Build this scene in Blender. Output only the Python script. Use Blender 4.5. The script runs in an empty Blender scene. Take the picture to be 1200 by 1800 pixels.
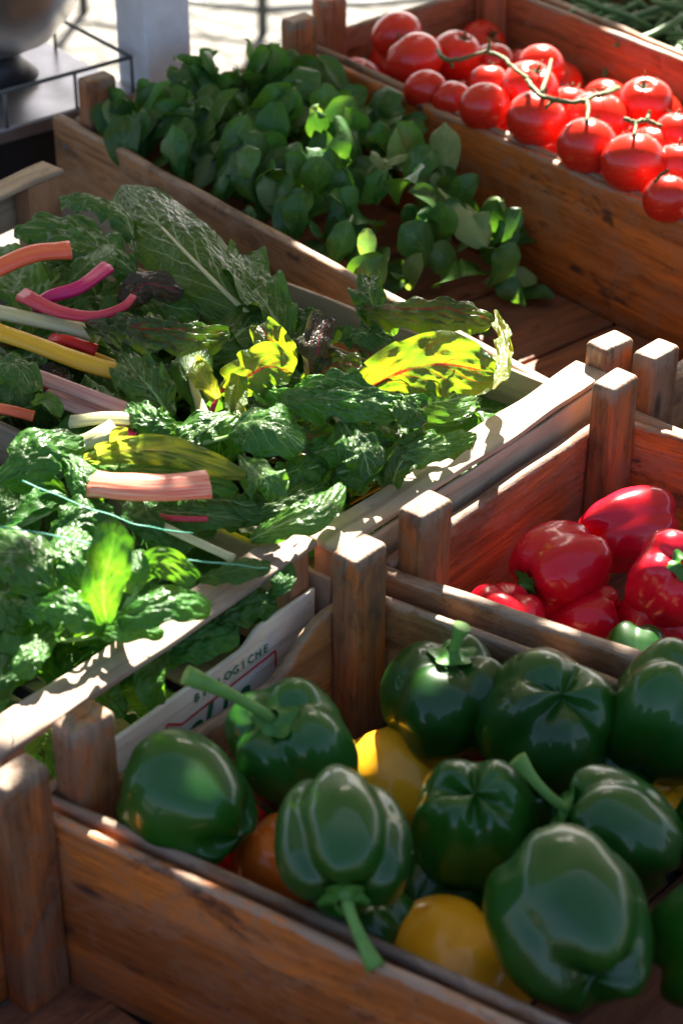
import bpy, bmesh, math, random
import numpy as np
from mathutils import Vector, Matrix, noise

random.seed(7)
D = bpy.data
SC = bpy.context.scene
COL = SC.collection
R = math.radians

# ------------------------------------------------------------------ camera
# rims of the crates lie at z = 0, the table below at -0.17, the street at -0.95
F = 3700.0                       # focal length in pixels of a 1200x1800 frame
PITCH = math.atan(2440 / 3700)
CH = 0.9
cam = D.cameras.new('camera')
cam.sensor_fit = 'VERTICAL'
cam.sensor_height = 36
cam.lens = F / 1800 * 36
cam.clip_start = 0.05
cam.clip_end = 500
cam.dof.use_dof = True
cam.dof.focus_distance = 1.72
cam.dof.aperture_fstop = 7.0
co = D.objects.new('camera', cam)
COL.objects.link(co)
co.location = (0, 0, CH)
co.rotation_euler = (math.pi / 2 - PITCH, 0, 0)
SC.camera = co

# ------------------------------------------------------------------ light
SUN_EL, SUN_AZ = R(42), R(9)     # sun ahead of the camera, a little to the right
SUND = Vector((math.sin(SUN_AZ) * math.cos(SUN_EL), math.cos(SUN_AZ) * math.cos(SUN_EL), math.sin(SUN_EL)))
w = D.worlds.new('World')
SC.world = w
w.use_nodes = True
nt = w.node_tree
bgn = nt.nodes['Background']
sky = nt.nodes.new('ShaderNodeTexSky')
sky.sky_type = 'NISHITA'
sky.sun_disc = False
sky.sun_elevation = SUN_EL
sky.sun_rotation = SUN_AZ
sky.air_density = 0.7
sky.dust_density = 3.0
sky.ozone_density = 0.4
nt.links.new(sky.outputs[0], bgn.inputs[0])
bgn.inputs[1].default_value = 0.05
sun = D.lights.new('sun', 'SUN')
sun.energy = 5.0
sun.angle = R(0.5)
sun.color = (1.0, 0.93, 0.82)
so = D.objects.new('sun', sun)
COL.objects.link(so)
so.rotation_euler = (-SUND).to_track_quat('-Z', 'Y').to_euler()
SC.view_settings.view_transform = 'Standard'
SC.view_settings.look = 'None'
SC.view_settings.exposure = 3.0
SC.view_settings.gamma = 1
SC.cycles.max_bounces = 8
SC.cycles.use_denoising = True
SC.cycles.sample_clamp_indirect = 6

# ------------------------------------------------------------------ projection helpers
CP, SP = math.cos(PITCH), math.sin(PITCH)
CAMR, CAMU, CAMB = Vector((1, 0, 0)), Vector((0, SP, CP)), Vector((0, -CP, SP))


def P(x, y, z=0.0):
    dx, dy = (x - 600) / F, -(y - 900) / F
    d = Vector((dx, CP + dy * SP, -SP + dy * CP))
    t = (z - CH) / d.z
    return Vector((0, 0, CH)) + d * t


def depth(v):
    return v.y * CP - (v.z - CH) * SP


def cs(r, u, b):                 # camera-frame direction to world
    return (CAMR * r + CAMU * u + CAMB * b).normalized()


# ------------------------------------------------------------------ object helpers
def tag(o, label=None, cat=None, group=None, kind=None):
    if label: o['label'] = label
    if cat: o['category'] = cat
    if group: o['group'] = group
    if kind: o['kind'] = kind
    return o


def empty(name, loc=(0, 0, 0), **k):
    o = D.objects.new(name, None)
    o.empty_display_size = 0.02
    COL.objects.link(o)
    o.location = loc
    return tag(o, **k)


def mesh(name, verts, faces, mat, parent=None, uvs=None, attrs=None, smooth=True, mx=None, loc=None):
    me = D.meshes.new(name)
    me.from_pydata([tuple(v) for v in verts], [], faces)
    if smooth:
        me.polygons.foreach_set('use_smooth', [True] * len(me.polygons))
    if uvs is not None:
        ul = me.uv_layers.new(name='UVMap')
        li = np.zeros(len(me.loops), dtype=np.int32)
        me.loops.foreach_get('vertex_index', li)
        ul.data.foreach_set('uv', np.asarray(uvs, dtype=np.float32)[li].ravel())
    if attrs:
        for k, vals in attrs.items():
            a = me.attributes.new(k, 'FLOAT', 'POINT')
            a.data.foreach_set('value', np.asarray(vals, dtype=np.float32))
    if smooth:
        for pl in me.polygons:
            if pl.loop_total > 4: pl.use_smooth = False
    me.materials.append(mat)
    me.update()
    o = D.objects.new(name, me)
    COL.objects.link(o)
    if parent: o.parent = parent
    if mx is not None: o.matrix_basis = mx
    if loc is not None: o.location = loc
    return o


def copy_tree(o, parent=None):
    c = o.copy()
    COL.objects.link(c)
    c.parent = parent
    for ch in list(o.children):
        copy_tree(ch, c)
    return c


def fbm(x, y, z, s=1.0):
    return noise.noise((x * s, y * s, z * s)) + 0.5 * noise.noise((x * s * 2.1, y * s * 2.1, z * s * 2.1 + 5))


def loft(rings, close=True):
    """rings: list of equal length vertex lists -> verts, faces with end caps"""
    n = len(rings[0])
    v = [p for r in rings for p in r]
    f = []
    for i in range(len(rings) - 1):
        for j in range(n if close else n - 1):
            k = (j + 1) % n
            f.append((i * n + j, i * n + k, (i + 1) * n + k, (i + 1) * n + j))
    f.append(tuple(range(n))[::-1])
    b = (len(rings) - 1) * n
    f.append(tuple(range(b, b + n)))
    return v, f


def tube(path, rad, n=10, flat=1.0):
    """tube along path, rad a number or function of t"""
    pts = [Vector(p) for p in path]
    rings = []
    up = Vector((0.1, 0.2, 1)).normalized()
    for i, p in enumerate(pts):
        t = (pts[min(i + 1, len(pts) - 1)] - pts[max(i - 1, 0)]).normalized()
        s = t.cross(up)
        if s.length < 1e-4: s = Vector((1, 0, 0))
        s.normalize()
        q = s.cross(t).normalized()
        r = rad(i / (len(pts) - 1)) if callable(rad) else rad
        rings.append([p + s * math.cos(a) * r + q * math.sin(a) * r * flat
                      for a in (2 * math.pi * k / n for k in range(n))])
    return loft(rings)


def spline(pts, n):
    """catmull-rom through pts"""
    pts = [Vector(p) for p in pts]
    if len(pts) == 2:
        return [pts[0].lerp(pts[1], i / (n - 1)) for i in range(n)]
    q = [pts[0] * 2 - pts[1]] + pts + [pts[-1] * 2 - pts[-2]]
    out = []
    m = len(pts) - 1
    for i in range(n):
        s = i / (n - 1) * m
        k = min(int(s), m - 1)
        t = s - k
        a, b, c, d = q[k:k + 4]
        out.append(0.5 * ((2 * b) + (c - a) * t + (2 * a - 5 * b + 4 * c - d) * t * t + (3 * b - a - 3 * c + d) * t ** 3))
    return out


# ------------------------------------------------------------------ material helpers
class N:
    def __init__(s, name):
        s.m = D.materials.new(name)
        s.m.use_nodes = True
        s.t = s.m.node_tree
        s.b = s.t.nodes['Principled BSDF']
        s.out = s.t.nodes['Material Output']

    def n(s, typ, **k):
        nd = s.t.nodes.new('ShaderNode' + typ)
        for a, b in k.items(): setattr(nd, a, b)
        return nd

    def l(s, a, b):
        s.t.links.new(a, b)

    def v(s, sock, val):
        if hasattr(val, 'is_output') or isinstance(val, bpy.types.NodeSocket): s.l(val, sock)
        else: sock.default_value = val

    def math(s, op, a, b=0.0, c=None):
        nd = s.n('Math', operation=op)
        s.v(nd.inputs[0], a); s.v(nd.inputs[1], b)
        if c is not None: s.v(nd.inputs[2], c)
        return nd.outputs[0]

    def mr(s, x, a, b, c=0.0, d=1.0, smooth=False):
        nd = s.n('MapRange')
        if smooth: nd.interpolation_type = 'SMOOTHSTEP'
        s.v(nd.inputs[0], x)
        for i, q in enumerate((a, b, c, d)): nd.inputs[i + 1].default_value = q
        return nd.outputs[0]

    def mix(s, f, a, b, blend='MIX'):
        nd = s.n('Mix', data_type='RGBA', blend_type=blend)
        s.v(nd.inputs[0], f)
        s.v(nd.inputs[6], a if hasattr(a, 'links') else (*a, 1) if len(a) == 3 else a)
        s.v(nd.inputs[7], b if hasattr(b, 'links') else (*b, 1) if len(b) == 3 else b)
        return nd.outputs[2]

    def noise(s, vec, scale, detail=4, rough=0.55, dist=0.0):
        nd = s.n('TexNoise')
        s.v(nd.inputs['Vector'], vec)
        nd.inputs['Scale'].default_value = scale
        nd.inputs['Detail'].default_value = detail
        nd.inputs['Roughness'].default_value = rough
        nd.inputs['Distortion'].default_value = dist
        return nd.outputs[0]

    def mapping(s, vec, scale=(1, 1, 1), loc=(0, 0, 0)):
        nd = s.n('Mapping')
        s.v(nd.inputs[0], vec)
        s.v(nd.inputs[1], loc)
        nd.inputs[3].default_value = scale
        return nd.outputs[0]

    def bump(s, h, strength=0.3, dist=0.002, prev=None):
        nd = s.n('Bump')
        nd.inputs['Strength'].default_value = strength
        nd.inputs['Distance'].default_value = dist
        s.l(h, nd.inputs['Height'])
        if prev: s.l(prev, nd.inputs['Normal'])
        return nd.outputs[0]

    def set(s, **k):
        for a, b in k.items():
            s.v(s.b.inputs[a.replace('_', ' ')], b)


def obj_coord(N_, rnd=True):
    tc = N_.n('TexCoord')
    if not rnd: return tc.outputs['Object']
    oi = N_.n('ObjectInfo')
    cm = N_.n('CombineXYZ')
    r = N_.math('MULTIPLY', oi.outputs['Random'], 37.0)
    for i in range(3): N_.l(r, cm.inputs[i])
    va = N_.n('VectorMath', operation='ADD')
    N_.l(tc.outputs['Object'], va.inputs[0])
    N_.l(cm.outputs[0], va.inputs[1])
    return va.outputs[0]


def wood(name, c1, c2, cg, cd, wearlo=0.45, spots=0.5, rough=0.62, fleck=0.5):
    """varnished, worn crate wood; grain runs along local x; attribute wear = 1 at edges and rims"""
    m = N(name)
    oc = obj_coord(m)
    g = m.noise(m.mapping(oc, (4, 75, 75)), 1.0, 7, 0.72, 0.8)
    g2 = m.noise(m.mapping(oc, (1.6, 14, 14)), 1.0, 5, 0.6, 1.2)
    fine = m.noise(m.mapping(oc, (30, 420, 420)), 1.0, 3, 0.6)
    blot = m.noise(m.mapping(oc, (16, 26, 26)), 1.0, 6, 0.68, 0.8)
    scuff = m.noise(m.mapping(oc, (40, 100, 100)), 1.0, 4, 0.7, 1.5)
    c = m.mix(m.mr(g2, 0.42, 0.58), c1, c2)
    c = m.mix(m.mr(g, 0.46, 0.60, 0, 0.75), c, tuple(x * 0.38 for x in c1))
    c = m.mix(m.mr(fine, 0.5, 0.68, 0, 0.5), c, tuple(x * 0.45 for x in c2))
    c = m.mix(m.mr(blot, 0.48, 0.60, 0, 0.7), c, tuple(a * 0.6 + b * 0.4 for a, b in zip(c2, cg)))
    # scratched, greyed places
    at = m.n('Attribute', attribute_name='wear')
    wv = m.math('ADD', at.outputs['Fac'], m.math('MULTIPLY', m.math('SUBTRACT', blot, 0.5), 1.7))
    wv = m.math('ADD', wv, m.math('MULTIPLY', m.math('SUBTRACT', scuff, 0.5), 0.9))
    wf = m.mr(wv, wearlo, wearlo + 0.28)
    cgv = m.mix(m.mr(g, 0.35, 0.65), cg, tuple(x * 0.45 for x in cg))
    c = m.mix(m.math('MULTIPLY', wf, 0.92), c, cgv)
    # dark stains and knots
    st = m.noise(m.mapping(oc, (9, 20, 20), (3, 1, 2)), 1.0, 5, 0.7, 0.4)
    c = m.mix(m.mr(st, 0.57, 0.66, 0, spots), c, cd)
    vo = m.n('TexVoronoi')
    m.l(m.mapping(oc, (9, 24, 24)), vo.inputs['Vector'])
    vo.inputs['Scale'].default_value = 1.0
    kn = m.mr(vo.outputs['Distance'], 0.07, 0.16, 0.85, 0)
    c = m.mix(m.math('MULTIPLY', kn, m.mr(blot, 0.45, 0.5)), c, cd)
    fl = m.noise(m.mapping(oc, (60, 160, 160), (7, 3, 9)), 1.0, 3, 0.7)
    c = m.mix(m.mr(fl, 0.63, 0.70, 0, fleck), c, cd)
    m.set(Base_Color=c, Roughness=m.mr(g, 0.3, 0.7, rough - 0.12, rough + 0.14))
    h = m.math('ADD', m.math('MULTIPLY', g, 0.7), m.math('MULTIPLY', fine, 0.35))
    h = m.math('ADD', h, m.math('MULTIPLY', scuff, 0.5))
    m.l(m.bump(h, 0.8, 0.002), m.b.inputs['Normal'])
    m.b.inputs['Specular IOR Level'].default_value = 0.35
    return m.m


M_ORANGE = wood('orange_wood', (0.68, 0.185, 0.028), (0.38, 0.110, 0.022), (0.38, 0.25, 0.16), (0.035, 0.018, 0.014), 0.58, 0.85)
M_RED = wood('reddish_wood', (0.50, 0.15, 0.045), (0.30, 0.090, 0.035), (0.36, 0.25, 0.18), (0.05, 0.018, 0.012), 0.62, 0.4)
M_BROWN = wood('brown_wood', (0.36, 0.17, 0.065), (0.23, 0.115, 0.052), (0.40, 0.28, 0.19), (0.03, 0.018, 0.012), 0.56, 0.6)
M_POST = wood('post_wood', (0.42, 0.125, 0.030), (0.16, 0.080, 0.038), (0.28, 0.20, 0.135), (0.03, 0.018, 0.012), 0.50, 0.6)
M_FLOOR = wood('floor_wood', (0.34, 0.11, 0.042), (0.22, 0.085, 0.042), (0.15, 0.09, 0.06), (0.03, 0.015, 0.010), 0.6, 0.6)


def palewood(name, c1, c2, rough=0.7):
    m = N(name)
    oc = obj_coord(m)
    g = m.noise(m.mapping(oc, (6, 110, 110)), 1.0, 5, 0.6, 0.4)
    b = m.noise(m.mapping(oc, (12, 22, 22)), 1.0, 5, 0.65, 0.6)
    c = m.mix(m.mr(b, 0.35, 0.65), c1, c2)
    c = m.mix(m.mr(g, 0.5, 0.68, 0, 0.55), c, tuple(x * 0.5 for x in c2))
    s = m.noise(m.mapping(oc, (50, 90, 90)), 1.0, 3, 0.6)
    c = m.mix(m.mr(s, 0.64, 0.70, 0, 0.4), c, tuple(x * 0.3 for x in c2))
    m.set(Base_Color=c, Roughness=rough)
    m.l(m.bump(m.math('ADD', g, m.math('MULTIPLY', s, 0.4)), 0.5, 0.001), m.b.inputs['Normal'])
    m.b.inputs['Specular IOR Level'].default_value = 0.25
    return m.m


M_PALE = palewood('pale_poplar', (0.50, 0.38, 0.26), (0.38, 0.28, 0.19))
M_SLAT = palewood('whitish_poplar', (0.80, 0.76, 0.64), (0.70, 0.64, 0.52))
M_PALEGREY = palewood('weathered_poplar', (0.36, 0.27, 0.20), (0.24, 0.17, 0.125))
M_PEACH = palewood('pine_post', (0.42, 0.22, 0.11), (0.34, 0.17, 0.09))


def leafmat(name, base, base2, vein, tr, trv, rough=0.36, nside=6, k=0.45, netsc=13, tmix=0.36, bump=0.35, mid=0.05, glos=0.36):
    m = N(name)
    uv = m.n('UVMap')
    sx = m.n('SeparateXYZ')
    m.l(uv.outputs[0], sx.inputs[0])
    U, V = sx.outputs[0], sx.outputs[1]
    oi = m.n('ObjectInfo')
    rnd = oi.outputs['Random']
    tc = m.n('TexCoord')
    wob = m.noise(tc.outputs['Object'], 45, 3)
    aV = m.math('ABSOLUTE', m.math('SUBTRACT', V, 0.5))
    aV = m.math('MULTIPLY', aV, 2.0)
    midv = m.mr(m.math('MULTIPLY', aV, m.math('ADD', U, 0.35)), mid * 0.35, mid, 1, 0)
    s = m.math('SUBTRACT', m.math('MULTIPLY', U, nside), m.math('MULTIPLY', aV, nside * k))
    s = m.math('ADD', s, m.math('MULTIPLY', m.math('SUBTRACT', wob, 0.5), 0.7))
    side = m.mr(m.math('ADD', m.math('PINGPONG', s, 0.5), m.math('MULTIPLY', aV, 0.045)), 0.02, 0.085, 1, 0)
    side = m.math('MULTIPLY', side, m.mr(aV, 0.55, 1.0, 1, 0.15))
    vo = m.n('TexVoronoi', feature='DISTANCE_TO_EDGE')
    cmb = m.n('CombineXYZ')
    m.l(m.math('MULTIPLY', U, netsc * 1.6), cmb.inputs[0])
    m.l(m.math('MULTIPLY', V, netsc), cmb.inputs[1])
    m.l(m.math('MULTIPLY', rnd, 31.0), cmb.inputs[2])
    m.l(cmb.outputs[0], vo.inputs['Vector'])
    vo.inputs['Scale'].default_value = 1
    net = m.mr(vo.outputs['Distance'], 0.0, 0.09, 1, 0)
    vn = m.math('MAXIMUM', midv, m.math('MULTIPLY', side, 0.85))
    vn = m.math('MAXIMUM', vn, m.math('MULTIPLY', net, 0.09))
    n1 = m.noise(tc.outputs['Object'], 28, 4)
    bc = m.mix(m.mr(n1, 0.35, 0.65), base, base2)
    hs = m.n('HueSaturation')
    m.l(bc, hs.inputs['Color'])
    m.l(m.mr(rnd, 0, 1, 0.485, 0.515), hs.inputs['Hue'])
    m.l(m.mr(m.math('FRACT', m.math('MULTIPLY', rnd, 7.3)), 0, 1, 0.75, 1.35), hs.inputs['Value'])
    c = m.mix(vn, hs.outputs[0], vein)
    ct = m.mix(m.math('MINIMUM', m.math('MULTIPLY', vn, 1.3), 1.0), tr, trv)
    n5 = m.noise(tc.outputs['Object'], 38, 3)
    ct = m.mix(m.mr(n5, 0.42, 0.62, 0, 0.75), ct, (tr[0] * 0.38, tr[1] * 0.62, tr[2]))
    m.set(Base_Color=c, Roughness=m.mr(n1, 0.3, 0.7, rough - 0.08, rough + 0.1))
    m.b.inputs['Specular IOR Level'].default_value = glos
    h = m.math('SUBTRACT', m.mr(vo.outputs['Distance'], 0, 0.35, 0, 1), m.math('MULTIPLY', side, 0.8))
    h = m.math('ADD', h, m.math('MULTIPLY', m.noise(tc.outputs['Object'], 160, 3), 0.5))
    bp = m.bump(h, bump, 0.0022)
    m.l(bp, m.b.inputs['Normal'])
    tl = m.n('BsdfTranslucent')
    m.l(ct, tl.inputs[0])
    m.l(m.bump(h, 0.12, 0.001), tl.inputs[1])
    mx = m.n('MixShader')
    mx.inputs[0].default_value = tmix
    m.l(m.b.outputs[0], mx.inputs[1])
    m.l(tl.outputs[0], mx.inputs[2])
    m.l(mx.outputs[0], m.out.inputs[0])
    return m.m


L_CHARD = leafmat('chard_leaf', (0.026, 0.088, 0.010), (0.045, 0.135, 0.015), (0.26, 0.38, 0.15), (0.20, 0.44, 0.015), (0.45, 0.58, 0.10), tmix=0.26, rough=0.28)
L_CHARDP = leafmat('pale_chard_leaf', (0.045, 0.14, 0.014), (0.07, 0.18, 0.02), (0.22, 0.32, 0.10), (0.30, 0.50, 0.03), (0.5, 0.55, 0.12), tmix=0.36)
L_RED = leafmat('red_veined_leaf', (0.016, 0.040, 0.018), (0.030, 0.060, 0.022), (0.35, 0.02, 0.025), (0.42, 0.62, 0.015), (0.75, 0.06, 0.01), tmix=0.34, rough=0.26)
L_DARK = leafmat('dark_purple_leaf', (0.016, 0.022, 0.016), (0.032, 0.036, 0.022), (0.28, 0.015, 0.03), (0.20, 0.16, 0.02), (0.5, 0.03, 0.02), tmix=0.15, rough=0.26)
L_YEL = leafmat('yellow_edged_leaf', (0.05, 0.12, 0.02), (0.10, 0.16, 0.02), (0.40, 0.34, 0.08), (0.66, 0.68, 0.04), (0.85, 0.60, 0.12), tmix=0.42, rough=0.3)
L_SPIN = leafmat('spinach_leaf', (0.024, 0.092, 0.010), (0.040, 0.135, 0.014), (0.07, 0.17, 0.04), (0.17, 0.42, 0.012), (0.32, 0.5, 0.06), tmix=0.30, nside=6, netsc=8, bump=0.4, mid=0.04)
L_LAMB = leafmat('salad_leaf', (0.016, 0.070, 0.012), (0.032, 0.105, 0.018), (0.08, 0.17, 0.05), (0.20, 0.46, 0.02), (0.35, 0.55, 0.08), tmix=0.17, nside=4, netsc=7, bump=0.12, mid=0.03, rough=0.32)
L_LAMBP = leafmat('pale_salad_leaf', (0.12, 0.20, 0.07), (0.16, 0.25, 0.09), (0.22, 0.33, 0.12), (0.34, 0.5, 0.05), (0.4, 0.55, 0.1), tmix=0.30, nside=4, netsc=7, bump=0.12, mid=0.03, rough=0.45)


def stalkmat(name, c1, c2, tr):
    m = N(name)
    uv = m.n('UVMap')
    st = m.noise(m.mapping(uv.outputs[0], (0.35, 24, 1)), 1.0, 4, 0.6, 0.1)
    c = m.mix(m.mr(st, 0.38, 0.62), c1, c2)
    m.set(Base_Color=c, Roughness=0.33)
    m.l(m.bump(st, 0.5, 0.0012), m.b.inputs['Normal'])
    return m.m


S_ORANGE = stalkmat('orange_stalk', (0.78, 0.085, 0.03), (0.80, 0.19, 0.08), None)
S_SALMON = stalkmat('salmon_stalk', (0.80, 0.10, 0.05), (0.82, 0.42, 0.27), None)
S_MAG = stalkmat('magenta_stalk', (0.48, 0.004, 0.085), (0.62, 0.015, 0.15), None)
S_PINK = stalkmat('crimson_stalk', (0.50, 0.010, 0.035), (0.60, 0.06, 0.10), None)
S_WHITE = stalkmat('white_stalk', (0.60, 0.56, 0.33), (0.42, 0.44, 0.20), None)
S_YEL = stalkmat('yellow_stalk', (0.66, 0.34, 0.012), (0.74, 0.46, 0.035), None)
S_BLUSH = stalkmat('blush_stalk', (0.58, 0.36, 0.28), (0.40, 0.14, 0.15), None)
S_GREEN = stalkmat('green_stalk', (0.16, 0.30, 0.07), (0.22, 0.38, 0.10), None)


def fruit(name, c1, c2, rough, coat, sss=0.1, bumpn=0.0, vary=0.0, scale=9, c3=None, split=None):
    m = N(name)
    oc = obj_coord(m)
    n1 = m.noise(oc, scale, 3, 0.5, 0.3)
    c = m.mix(m.mr(n1, 0.35, 0.7), c1, c2)
    if c3:
        raw = m.n('TexCoord')
        sz = m.n('SeparateXYZ'); m.l(raw.outputs['Object'], sz.inputs[0])
        n3 = m.noise(raw.outputs['Object'], 24, 3, 0.5)
        zz = m.math('ADD', sz.outputs[2], m.math('MULTIPLY', m.math('SUBTRACT', n3, 0.5), 0.05))
        c = m.mix(m.mr(zz, -0.020, -0.034), c, c3)
    sp = m.noise(oc, 420, 2)
    c = m.mix(m.mr(sp, 0.68, 0.76, 0, 0.25), c, tuple(min(1, x * 1.6 + 0.05) for x in c2))
    m.set(Base_Color=c, Roughness=rough)
    m.b.inputs['Coat Weight'].default_value = coat
    m.b.inputs['Coat Roughness'].default_value = 0.05
    m.b.inputs['Specular IOR Level'].default_value = 0.25
    if sss:
        m.b.inputs['Subsurface Weight'].default_value = sss
        m.b.inputs['Subsurface Radius'].default_value = (1, 0.25, 0.1)
        m.b.inputs['Subsurface Scale'].default_value = 0.008
    h = m.noise(oc, 55, 2, 0.5)
    m.l(m.bump(h, 0.10 + bumpn, 0.004), m.b.inputs['Normal'])
    return m.m


F_GREEN = fruit('green_pepper_skin', (0.004, 0.042, 0.002), (0.012, 0.088, 0.003), 0.45, 0.50, 0.0)
F_GREENL = fruit('light_green_pepper_skin', (0.012, 0.08, 0.007), (0.022, 0.11, 0.012), 0.36, 0.45, 0.0)
F_GREENY = fruit('turning_green_pepper_skin', (0.004, 0.042, 0.002), (0.012, 0.088, 0.003), 0.45, 0.50, 0.0, c3=(0.55, 0.22, 0.01))
F_YEL = fruit('yellow_pepper_skin', (0.75, 0.33, 0.01), (0.80, 0.40, 0.015), 0.30, 0.3, 0.15)
F_REDP = fruit('red_pepper_skin', (0.52, 0.003, 0.014), (0.62, 0.006, 0.024), 0.27, 0.35, 0.10)
F_TOM = fruit('tomato_skin', (0.52, 0.016, 0.008), (0.62, 0.026, 0.010), 0.24, 0.4, 0.15, scale=14)
F_STEM = fruit('pepper_stem', (0.085, 0.20, 0.035), (0.13, 0.27, 0.055), 0.5, 0.0, 0.1, 0.3, scale=60)
F_CALYX = fruit('calyx_green', (0.035, 0.13, 0.015), (0.06, 0.18, 0.03), 0.45, 0.1, 0.1, 0.3, scale=60)
F_VINE = fruit('vine_green', (0.05, 0.085, 0.02), (0.11, 0.11, 0.04), 0.6, 0.0, 0.0, 0.4, scale=90)
F_BEAN = fruit('bean_skin', (0.060, 0.14, 0.045), (0.11, 0.20, 0.075), 0.5, 0.0, 0.0, 0.1, scale=12)


def plain(name, c, rough=0.5, metal=0.0, var=0.15, scale=20, emit=None):
    m = N(name)
    oc = obj_coord(m, False)
    n1 = m.noise(oc, scale, 5, 0.6)
    cc = m.mix(m.mr(n1, 0.3, 0.7), tuple(x * (1 - var) for x in c), tuple(min(1, x * (1 + var)) for x in c))
    m.set(Base_Color=cc, Roughness=rough, Metallic=metal)
    m.l(m.bump(n1, 0.08, 0.002), m.b.inputs['Normal'])
    return m.m


M_WHITE = plain('white_paint', (0.62, 0.64, 0.68), 0.4)
M_STEEL = plain('steel', (0.80, 0.79, 0.78), 0.33, 1.0, 0.1)
M_STEELD = plain('dull_steel', (0.35, 0.35, 0.38), 0.35, 0.9, 0.2)
M_BLACK = plain('black_plastic', (0.012, 0.012, 0.014), 0.45)
M_DGREY = plain('dark_painted_metal', (0.07, 0.08, 0.08), 0.5)
M_PRINTG = plain('green_print', (0.01, 0.16, 0.06), 0.7)
M_PRINTR = plain('red_print', (0.60, 0.06, 0.06), 0.7)
M_CUT = plain('cut_end', (0.62, 0.42, 0.25), 0.6, 0, 0.3, 200)
M_STRING = plain('green_twine', (0.10, 0.42, 0.28), 0.45)
M_TABLE = plain('table_board', (0.045, 0.04, 0.038), 0.8, 0, 0.4, 8)
M_INK = plain('grey_ink', (0.12, 0.12, 0.13), 0.7)

# ------------------------------------------------------------------ setting: street, table
g = N('street_paving')
tc = g.n('TexCoord')
vo = g.n('TexVoronoi', feature='DISTANCE_TO_EDGE')
g.l(g.mapping(tc.outputs['Object'], (7, 7, 7)), vo.inputs['Vector'])
vo.inputs['Scale'].default_value = 1
n_ = g.noise(tc.outputs['Object'], 3, 5)
cc = g.mix(g.mr(n_, 0.35, 0.65), (0.065, 0.061, 0.050), (0.11, 0.10, 0.085))
cc = g.mix(g.mr(vo.outputs['Distance'], 0.02, 0.10, 0.75, 0), cc, (0.05, 0.05, 0.035))
g.set(Base_Color=cc, Roughness=0.85)
g.l(g.bump(g.mr(vo.outputs['Distance'], 0, 0.15), 0.6, 0.02), g.b.inputs['Normal'])
tag(mesh('ground', [(-150, -150, -0.95), (150, -150, -0.95), (150, 150, -0.95), (-150, 150, -0.95)], [(0, 1, 2, 3)], g.m, smooth=False), kind='structure')


def ringrect(w, h, r, k=3):
    """rounded rectangle cross-section in (y,z), centred"""
    out = []
    for cx, cy, a0 in ((w / 2 - r, h / 2 - r, 0), (-w / 2 + r, h / 2 - r, 90), (-w / 2 + r, -h / 2 + r, 180), (w / 2 - r, -h / 2 + r, 270)):
        for i in range(k + 1):
            a = R(a0 + 90 * i / k)
            out.append((cx + r * math.cos(a), cy + r * math.sin(a)))
    return out


def prism(name, mat, parent, length, wid, hei, mx, r=0.002, segs=24, topfn=None, endr=0.003, jit=0.0006, wtop=True, wends=False, ny=1):
    """bar along local x from 0..length, section wid (y) x hei (z, from -hei to 0)"""
    sec0 = ringrect(wid, hei, min(r, wid * 0.45, hei * 0.45))
    # extra points down the long sides, so the noise shows
    xs = [0, endr * 0.3, endr] + [endr + (length - 2 * endr) * i / segs for i in range(1, segs)] + [length - endr, length - endr * 0.3, length]
    sc = [1 - endr * 1.5 / min(wid, hei) * 1.0, 1 - endr * 0.5 / min(wid, hei), 1] + [1] * (segs - 1) + [1, 1 - endr * 0.5 / min(wid, hei), 1 - endr * 1.5 / min(wid, hei)]
    rings, wear = [], []
    sd = random.random() * 100
    for x, s in zip(xs, sc):
        ring = []
        tz = topfn(x / length) if topfn else 0.0
        inset = (1 - s) * min(wid, hei) / 2
        for (y, z) in sec0:
            yy = y * (1 - 2 * inset / wid)
            zz = z * (1 - 2 * inset / hei)
            top = zz > 0
            zf = zz - hei / 2
            if top: zf += tz
            j = jit
            yy += noise.noise((x * 14 + sd, y * 40, z * 8)) * j * 1.2
            zf += noise.noise((x * 18 + sd, y * 40 + 9, z * 8)) * j * (1.6 if top else 1)
            ring.append((x, yy, zf))
            wv = 0.0
            if wtop: wv = max(wv, (0.62 if zz > hei / 2 - r * 1.2 else 0.0))
            e = min(x, length - x)
            if wends: wv = max(wv, max(0, 0.62 - e * 14))
            wear.append(wv)
        rings.append(ring)
    v, f = loft(rings)
    return mesh(name, v, f, mat, parent, attrs={'wear': wear}, mx=mx)


def frame_mx(origin, xdir, zdir=Vector((0, 0, 1))):
    x = Vector(xdir).normalized()
    z = (Vector(zdir) - x * x.dot(Vector(zdir))).normalized()
    y = z.cross(x)
    m = Matrix.Identity(4)
    for i, c in enumerate((x, y, z)):
        for j in range(3): m[j][i] = c[j]
    m.translation = origin
    return m


def v2(p, z=0.0):
    return Vector((p[0], p[1], z))


def board(name, mat, root, p0, p1, h=0.15, t=0.012, ztop=0.0, wearh=0.022, **k):
    """upright board from p0 to p1 (centre line), top at ztop. The wear reaches a little down both faces."""
    a, b = v2(p0, ztop), v2(p1, ztop)
    L = (b - a).length
    o = upright(name, mat, root, L, t, h, frame_mx(a, b - a), **k)
    return o


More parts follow.
